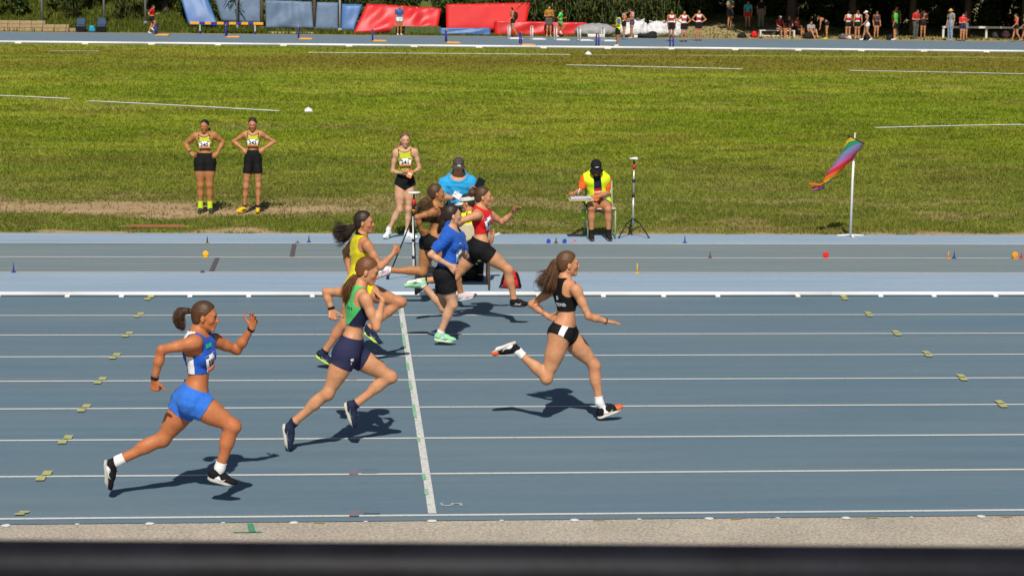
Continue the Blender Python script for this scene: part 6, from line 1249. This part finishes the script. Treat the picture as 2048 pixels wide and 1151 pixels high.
# ---------------------------------------------------------------- people on the far side
def bg_joints(kind, h, rz, q):
    k = h/1.65; j = {}
    def S(n, x, y, z): j[n] = (x, y, z)
    P_ = dict(pelvis=(0, 0, .92), waist=(0, 0, 1.06), neck=(-.01, 0, 1.41), head=(.03, 0, 1.545))
    for n, s in (('r', -1), ('l', 1)):
        P_.update({n+'hip': (0, s*.085, .89), n+'kne': (.02, s*.09, .48), n+'ank': (0, s*.10, .085), n+'heel': (-.045, s*.10, .03), n+'toe': (.18, s*.115, .025), n+'sh': (0, s*.175, 1.37), n+'elb': (-.03, s*.23, 1.09), n+'wri': (.05, s*.22, .86), n+'hand': (.07, s*.215, .79)})
    def leg(n, kn, an, s, plant=True):
        P_[n+'kne'] = (kn[0], s*.09, kn[1]); P_[n+'ank'] = (an[0], s*.095, an[1])
    if kind == 'hips':
        for n, s in (('r', -1), ('l', 1)): P_[n+'elb'] = (-.06, s*.38, 1.14); P_[n+'wri'] = (.03, s*.19, 1.02); P_[n+'hand'] = (.09, s*.15, 1.0)
    if kind == 'cross':
        for n, s in (('r', -1), ('l', 1)): P_[n+'elb'] = (.04, s*.23, 1.10); P_[n+'wri'] = (.20, s*.04, 1.14+.03*s); P_[n+'hand'] = (.20, -s*.05, 1.16+.03*s)
    if kind == 'look':
        P_['head'] = (.09, 0, 1.53)
        for n, s in (('r', -1), ('l', 1)): P_[n+'wri'] = (.20, s*.12, 1.06); P_[n+'hand'] = (.27, s*.08, 1.08)
    if kind in ('walk', 'run'):
        a = 1 if kind == 'walk' else 1.0
        P_['neck'] = (.03*a, 0, 1.41); P_['head'] = (.08, 0, 1.54)
        if kind == 'walk':
            leg('r', (.10, .50), (.20, .10), -1); leg('l', (-.02, .48), (-.26, .14), 1); P_['rheel'] = (.16, -.1, .04); P_['rtoe'] = (.38, -.1, .05); P_['lheel'] = (-.30, .1, .12); P_['ltoe'] = (-.13, .1, .02)
            P_['relb'] = (-.12, -.22, 1.12); P_['rwri'] = (-.10, -.22, .88); P_['rhand'] = (-.09, -.21, .81); P_['lelb'] = (.06, .22, 1.11); P_['lwri'] = (.22, .20, .95); P_['lhand'] = (.28, .19, .90)
        else:
            leg('r', (.22, .60), (.02, .34), -1); leg('l', (-.04, .47), (-.20, .10), 1); P_['rheel'] = (-.05, -.1, .31); P_['rtoe'] = (.12, -.1, .20); P_['lheel'] = (-.25, .1, .08); P_['ltoe'] = (-.06, .1, .02)
            P_['relb'] = (-.2, -.22, 1.16); P_['rwri'] = (-.02, -.22, 1.02); P_['rhand'] = (.05, -.2, 1.04); P_['lelb'] = (.06, .22, 1.12); P_['lwri'] = (.26, .18, 1.13); P_['lhand'] = (.33, .17, 1.16)
    if kind in ('sit', 'sitground'):
        hz = .46 if kind == 'sit' else .12; dz = hz+.08-.92
        for n in list(P_): P_[n] = (P_[n][0], P_[n][1], P_[n][2]+dz)
        for n, s in (('r', -1), ('l', 1)):
            P_[n+'hip'] = (0, s*.085, hz+.06)
            if kind == 'sit': P_[n+'kne'] = (.40, s*.11, hz+.06); P_[n+'ank'] = (.40, s*.11, .085); P_[n+'heel'] = (.36, s*.11, .03); P_[n+'toe'] = (.58, s*.12, .025)
            else: P_[n+'kne'] = (.36, s*.16, .42); P_[n+'ank'] = (.62, s*.12, .085); P_[n+'heel'] = (.58, s*.12, .03); P_[n+'toe'] = (.80, s*.13, .03)
            P_[n+'elb'] = (.08, s*.22, hz+.27); P_[n+'wri'] = (.28, s*.14, hz+.20); P_[n+'hand'] = (.35, s*.12, hz+.18)
    if kind == 'bend':
        P_['waist'] = (.08, 0, 1.03); P_['neck'] = (.38, 0, 1.18); P_['head'] = (.50, 0, 1.22)
        for n, s in (('r', -1), ('l', 1)): P_[n+'sh'] = (.36, s*.16, 1.15); P_[n+'elb'] = (.38, s*.18, .88); P_[n+'wri'] = (.40, s*.12, .66); P_[n+'hand'] = (.42, s*.10, .58)
    c, s_ = math.cos(rz), math.sin(rz); out = {}
    for n, (x, y, z) in P_.items():
        x += q.uniform(-.012, .012); y += q.uniform(-.012, .012); out[n] = (k*(x*c-y*s_), k*(x*s_+y*c), k*z)
    return out, (c, s_, 0)
def spectator(label, x, y, h, kind, face, topc, botc, hairc='dark', skn='med', hem=.16, sleeve=.6, hat=None, shoec=(.6, .6, .6), long=False, band_c=None, fem=True, z=None, build=1.0, long_hair=False, pack=None, vest=None, seed=0, group='people on the far side of the track'):
    q = np.random.RandomState(seed+7); rz = math.radians(face); J, f = bg_joints(kind, h, rz, q); z = float(bank_z(np.array(x), np.array(y))) if z is None else z
    e = empty('person', (x, y, z)); tag(e, label, 'person', group); s0 = h/1.65
    hf = (f[0], f[1], -.5 if kind in ('look', 'bend') else -.08); F = Fig(J, f, s0=s0, head_f=hf, hs=.92*s0, build=build, fem=fem, arm=1.06, leg=1.05); F.vox = .017; F.root = e
    for sd in 'rl':
        d = unit(F.J[sd+'hand']-F.J[sd+'wri']); F.P[sd+'hand'] = [cone(F.J[sd+'wri'], F.J[sd+'hand'], .028*s0, .030*s0, .02), cone(F.J[sd+'hand'], F.J[sd+'hand']+d*.08*s0, .027*s0, .018*s0, .02), cone(F.J[sd+'wri']+d*.02, F.J[sd+'wri']+d*.06+np.cross(d, _v(0, 0, 1))*.03, .016, .012, .01)]
    make_body(F, e, skn, .016)
    tm = fabric('t%02d%02d%02d' % tuple(int(v*99) for v in topc), topc); bm2 = fabric('t%02d%02d%02d' % tuple(int(v*99) for v in botc), botc)
    if sleeve: garment(F, e, 't_shirt', tm, F.get('pelvis', 'torso', 'neck', 'ruparm', 'luparm'), .018, .017, top_cut(F, -.35, .105, sleeve=sleeve), wob=.006)
    else:
        pan = [('chest_band', fabric('t%02d%02d%02d' % tuple(int(v*99) for v in band_c), band_c), lambda V: .075-np.abs((V-F.ch)@F.cf[2]+.06), .006)] if band_c else []
        garment(F, e, 'singlet', tm, F.get('pelvis', 'torso', 'neck'), .015, .017, top_cut(F, -.3 if band_c else .1, .115, arm=.11), panels=pan)
    if long: garment(F, e, 'trousers', bm2, F.get('pelvis', 'rthigh', 'lthigh', 'rshin', 'lshin'), .022, .017, lambda V: np.minimum((F.J['waist']-V)@F.pf[2], V[:, 2]-.08))
    else: garment(F, e, 'shorts', bm2, F.get('pelvis', 'rthigh', 'lthigh'), .018, .017, leg_cut(F, .7, hem))
    if vest:
        garment(F, e, 'hi_vis_vest', hivis, F.get('pelvis', 'torso'), .034, .017, top_cut(F, -.6, .11, arm=.16, armlow=.3))
    hair_cap(F, .014, hairmat(hairc), e, thick=.012)
    if long_hair: up_ = F.hc; fv = _v(*f); hair_strands(e, [up_-fv*.09+_v(0, 0, .0), up_-fv*.13+_v(0, 0, -.08), up_-fv*.12+_v(0, 0, -.22)], [.03, .04, .02], 45, hairmat(hairc), .010, seed)
    if hat:
        hm_ = fabric('h%02d%02d%02d' % tuple(int(v*99) for v in hat[1]), hat[1])
        if hat[0] == 'cap': cap_hat(F, hm_, vox=.012, brim_len=.09)
        else:
            V, Q = surf([ell(F.hp(-.01, 0, .05), _v(.105, .088, .09)*F.hs, np.array(F.H), .02)], .012); o = link('sun_hat', npmesh('sun_hat', *clip(V, tris(Q), (V-F.hc)@F.H[2]-.03)), hm_, e); n = 20
            V = [F.hp(math.cos(6.2832*i/n)*r_, math.sin(6.2832*i/n)*r_*.92, .045+dz) for r_, dz in ((.09, 0), (.175, -.02), (.175, -.028), (.09, -.01)) for i in range(n)]
            MB().add(V, [(k_*n+i, k_*n+(i+1) % n, ((k_+1) % 4)*n+(i+1) % n, ((k_+1) % 4)*n+i) for k_ in range(4) for i in range(n)]).build('brim', hm_, o, True)
    sm = fabric('s%02d%02d%02d' % tuple(int(v*99) for v in shoec), shoec)
    for sd in 'rl':
        Hl, To, A = F.J[sd+'heel'], F.J[sd+'toe'], F.J[sd+'ank']; V, Q = surf([cone(Hl+(To-Hl)*.15+(A-Hl)*.2, To-(To-Hl)*.15, .042*s0, .038*s0, .02), cone(A-(A-Hl)*.15, Hl+(To-Hl)*.4, .045*s0, .038*s0, .02)], .014); V[:, 2] = np.maximum(V[:, 2], .002); link('shoe', npmesh('shoe', V, Q), sm, e)
    if pack: 
        fv = _v(*f); c_ = F.ch-fv*.17; V, Q = surf([ell(c_+_v(0, 0, -.05), (.12, .12, .22), I3, .03)], .02); link('backpack', npmesh('backpack', V, Q), fabric('bag_black', (.02, .02, .022)), e)
        for s_ in (-1, 1): MB().tube([tuple(c_+F.cf[0]*s_*.09+_v(0, 0, .15)), tuple(F.ch+F.cf[0]*s_*.09+_v(0, 0, .17)), tuple(F.ch+fv*.13+F.cf[0]*s_*.09)], .018, 6).build('pack_strap', black, e, True)
    return F
R_, K_, W_c, N_c = (.62, .02, .02), (.015, .015, .017), (.72, .72, .72), (.02, .03, .08)
CAM = -90
sp = [
 dict(label='jogger in red shirt and black shorts at left of the far track', x=-11.0, y=97.3, h=1.52, kind='run', face=0, topc=R_, botc=K_, shoec=(.75, .75, .75), fem=False),
 dict(label='person in blue T-shirt and white shorts before the crumpled red sheet', x=2.2, y=98.9, h=1.6, kind='stand', face=-80, topc=(.05, .12, .32), botc=W_c, hem=.12, shoec=(.7, .7, .7), skn='olive', hairc='black'),
 dict(label='person with black backpack walking left past the red mats', x=8.3, y=97.6, h=1.58, kind='walk', face=180, topc=(.4, .03, .03), botc=K_, sleeve=None, hem=.1, pack=True, hairc='black', shoec=(.1, .1, .1)),
 dict(label='man in mustard T-shirt and grey shorts, arms folded', x=10.4, y=99.0, h=1.66, kind='cross', face=-90, topc=(.36, .18, .015), botc=(.10, .10, .10), hem=.27, fem=False, shoec=(.55, .45, .3), build=1.1, hairc='light'),
 dict(label='runner in bright green T-shirt behind the white hurdles', x=10.95, y=98.2, h=1.5, kind='run', face=0, topc=(.08, .68, .12), botc=(.06, .5, .1), hem=.1, fem=False, shoec=(.7, .7, .7), skn='olive'),
 dict(label='official in yellow hi-vis vest and black shorts looking down', x=12.56, y=86.3, h=1.55, kind='look', face=180, topc=(.05, .14, .42), botc=K_, hem=.26, fem=False, vest=True, skn='olive', shoec=(.7, .7, .68), hairc='black', hat=('cap', (.02, .03, .05))),
 dict(label='person in white and red singlet beside the one in pink', x=14.1, y=95.6, h=1.55, kind='look', face=0, topc=W_c, botc=K_, sleeve=None, band_c=R_, hem=.14, shoec=(.05, .2, .5)),
 dict(label='person in pink shirt and denim shorts facing left', x=14.75, y=97.2, h=1.6, kind='look', face=180, topc=(.62, .28, .27), botc=(.06, .08, .14), hem=.12, shoec=(.6, .4, .3)),
 dict(label='athlete in red and white singlet, left one of the pair', x=16.35, y=93.6, h=1.6, kind='stand', face=-95, topc=W_c, botc=K_, sleeve=None, band_c=R_, hem=.24, shoec=(.05, .05, .05), skn='olive', fem=False),
 dict(label='athlete in red and white singlet with white socks, right one of the pair', x=16.95, y=93.2, h=1.6, kind='hips', face=-85, topc=W_c, botc=K_, sleeve=None, band_c=(.7, .08, .06), hem=.22, shoec=(.05, .05, .05), fem=False),
 dict(label='athlete in red and white singlet with hands on hips, standing alone', x=18.0, y=94.8, h=1.62, kind='hips', face=-95, topc=W_c, botc=K_, sleeve=None, band_c=R_, hem=.22, shoec=(.08, .08, .08), fem=False),
 dict(label='spectator in khaki shirt and dark shorts on the shaded mound', x=21.1, y=102.6, h=1.7, kind='cross', face=-60, topc=(.30, .28, .22), botc=(.05, .05, .06), hem=.28, fem=False, shoec=(.4, .3, .25)),
 dict(label='spectator in turquoise top and red shorts in the shade', x=22.1, y=102.4, h=1.58, kind='stand', face=-100, topc=(.05, .42, .5), botc=R_, hem=.14, shoec=(.1, .1, .1), long_hair=True),
 dict(label='spectator in black shirt and khaki trousers in the shade', x=22.9, y=102.6, h=1.72, kind='stand', face=-80, topc=K_, botc=(.25, .21, .14), long=True, fem=False, shoec=(.1, .1, .1)),
 dict(label='seated athlete in red top and pale cap on the bench', x=23.45, y=100.0, h=1.6, kind='sit', face=-70, topc=(.35, .03, .03), botc=(.3, .32, .36), hem=.2, hat=('cap', (.5, .52, .55)), z=0.0, shoec=(.3, .2, .15)),
 dict(label='seated athlete in black with yellow shoes on the bench', x=24.0, y=100.05, h=1.6, kind='sit', face=-110, topc=(.03, .02, .02), botc=K_, hem=.2, z=0.0, shoec=(.55, .7, .05)),
 dict(label='athlete in dull red leaning forward at the end of the bench', x=24.55, y=100.6, h=1.58, kind='sit', face=-40, topc=(.38, .07, .06), botc=K_, hem=.2, z=0.0, shoec=(.5, .6, .05)),
 dict(label='athlete in grey shirt sitting on the ground right of the bench', x=25.2, y=99.9, h=1.6, kind='sitground', face=-75, topc=(.32, .31, .30), botc=K_, hem=.2, shoec=(.6, .3, .2)),
 dict(label='athlete in black with yellow shoes bending forward', x=25.95, y=99.2, h=1.58, kind='bend', face=170, topc=K_, botc=K_, sleeve=None, hem=.1, shoec=(.62, .72, .03)),
 dict(label='athlete in white and red top seen from behind, left one', x=27.15, y=99.2, h=1.56, kind='cross', face=95, topc=(.6, .6, .6), botc=K_, band_c=R_, sleeve=None, hem=.12, shoec=(.3, .3, .3), hairc='black'),
 dict(label='athlete in white and red top seen from behind, right one with red headband', x=27.6, y=98.9, h=1.6, kind='stand', face=85, topc=(.6, .6, .6), botc=K_, band_c=R_, sleeve=None, hem=.12, shoec=(.4, .4, .4), hairc='auburn', long_hair=True),
 dict(label='walker in white cap, navy top and white shorts', x=27.65+.1, y=97.4, h=1.62, kind='walk', face=180, topc=N_c, botc=W_c, sleeve=None, hem=.1, hat=('cap', (.76, .76, .76)), shoec=(.75, .75, .75)),
 dict(label='spectator in pinkish top and black shorts in the shade', x=28.95, y=100.0, h=1.56, kind='stand', face=-80, topc=(.32, .18, .17), botc=K_, sleeve=None, hem=.1, shoec=(.1, .1, .1)),
 dict(label='person in bright green T-shirt and black shorts under the trees', x=29.6, y=98.4, h=1.66, kind='stand', face=150, topc=(.06, .55, .05), botc=K_, hem=.24, fem=False, shoec=(.7, .7, .7)),
 dict(label='spectator in olive shirt in deep shade', x=30.5, y=101.6, h=1.68, kind='stand', face=-100, topc=(.13, .13, .05), botc=(.05, .05, .04), long=True, fem=False, shoec=(.1, .1, .1)),
 dict(label='spectator in red shirt and grey trousers in the shade', x=31.2, y=100.0, h=1.66, kind='look', face=-60, topc=(.5, .03, .03), botc=(.09, .09, .085), long=True, fem=False, shoec=(.12, .12, .12)),
 dict(label='spectator in dull pink beside the one in red', x=31.85, y=100.8, h=1.58, kind='cross', face=-110, topc=(.3, .12, .11), botc=K_, hem=.16, shoec=(.2, .15, .12)),
 dict(label='man in straw yellow hat, grey shirt and jeans', x=32.75, y=98.5, h=1.74, kind='stand', face=-150, topc=(.27, .28, .29), botc=(.22, .30, .40), long=True, fem=False, hat=('sun', (.62, .38, .08)), shoec=(.3, .28, .25), build=1.1),
 dict(label='person in red top with folded arms beside the straw hat', x=33.35, y=98.2, h=1.5, kind='cross', face=-80, topc=(.66, .02, .03), botc=N_c, hem=.14, shoec=(.1, .1, .1), skn='light'),
 dict(label='spectator in dark T-shirt and grey shorts, arms crossed', x=33.95, y=99.7, h=1.6, kind='cross', face=-85, topc=(.03, .03, .035), botc=(.2, .22, .25), hem=.26, fem=False, shoec=(.15, .12, .1)),
 dict(label='walker in red crop top and black shorts at the right', x=36.3, y=97.9, h=1.54, kind='walk', face=180, topc=R_, botc=K_, sleeve=None, hem=.12, shoec=(.2, .2, .2), long_hair=True),
 dict(label='walker in white T-shirt by the right edge', x=37.1, y=98.7, h=1.54, kind='walk', face=175, topc=(.7, .7, .68), botc=N_c, hem=.1, shoec=(.55, .4, .3)),
 dict(label='spectator in dark shirt half lost in the shade behind the bench', x=24.9, y=103.0, h=1.66, kind='stand', face=-90, topc=(.03, .04, .10), botc=(.04, .04, .05), long=True, fem=False, shoec=(.1, .1, .1)),
]
for i, d in enumerate(sp): spectator(seed=i, **d)
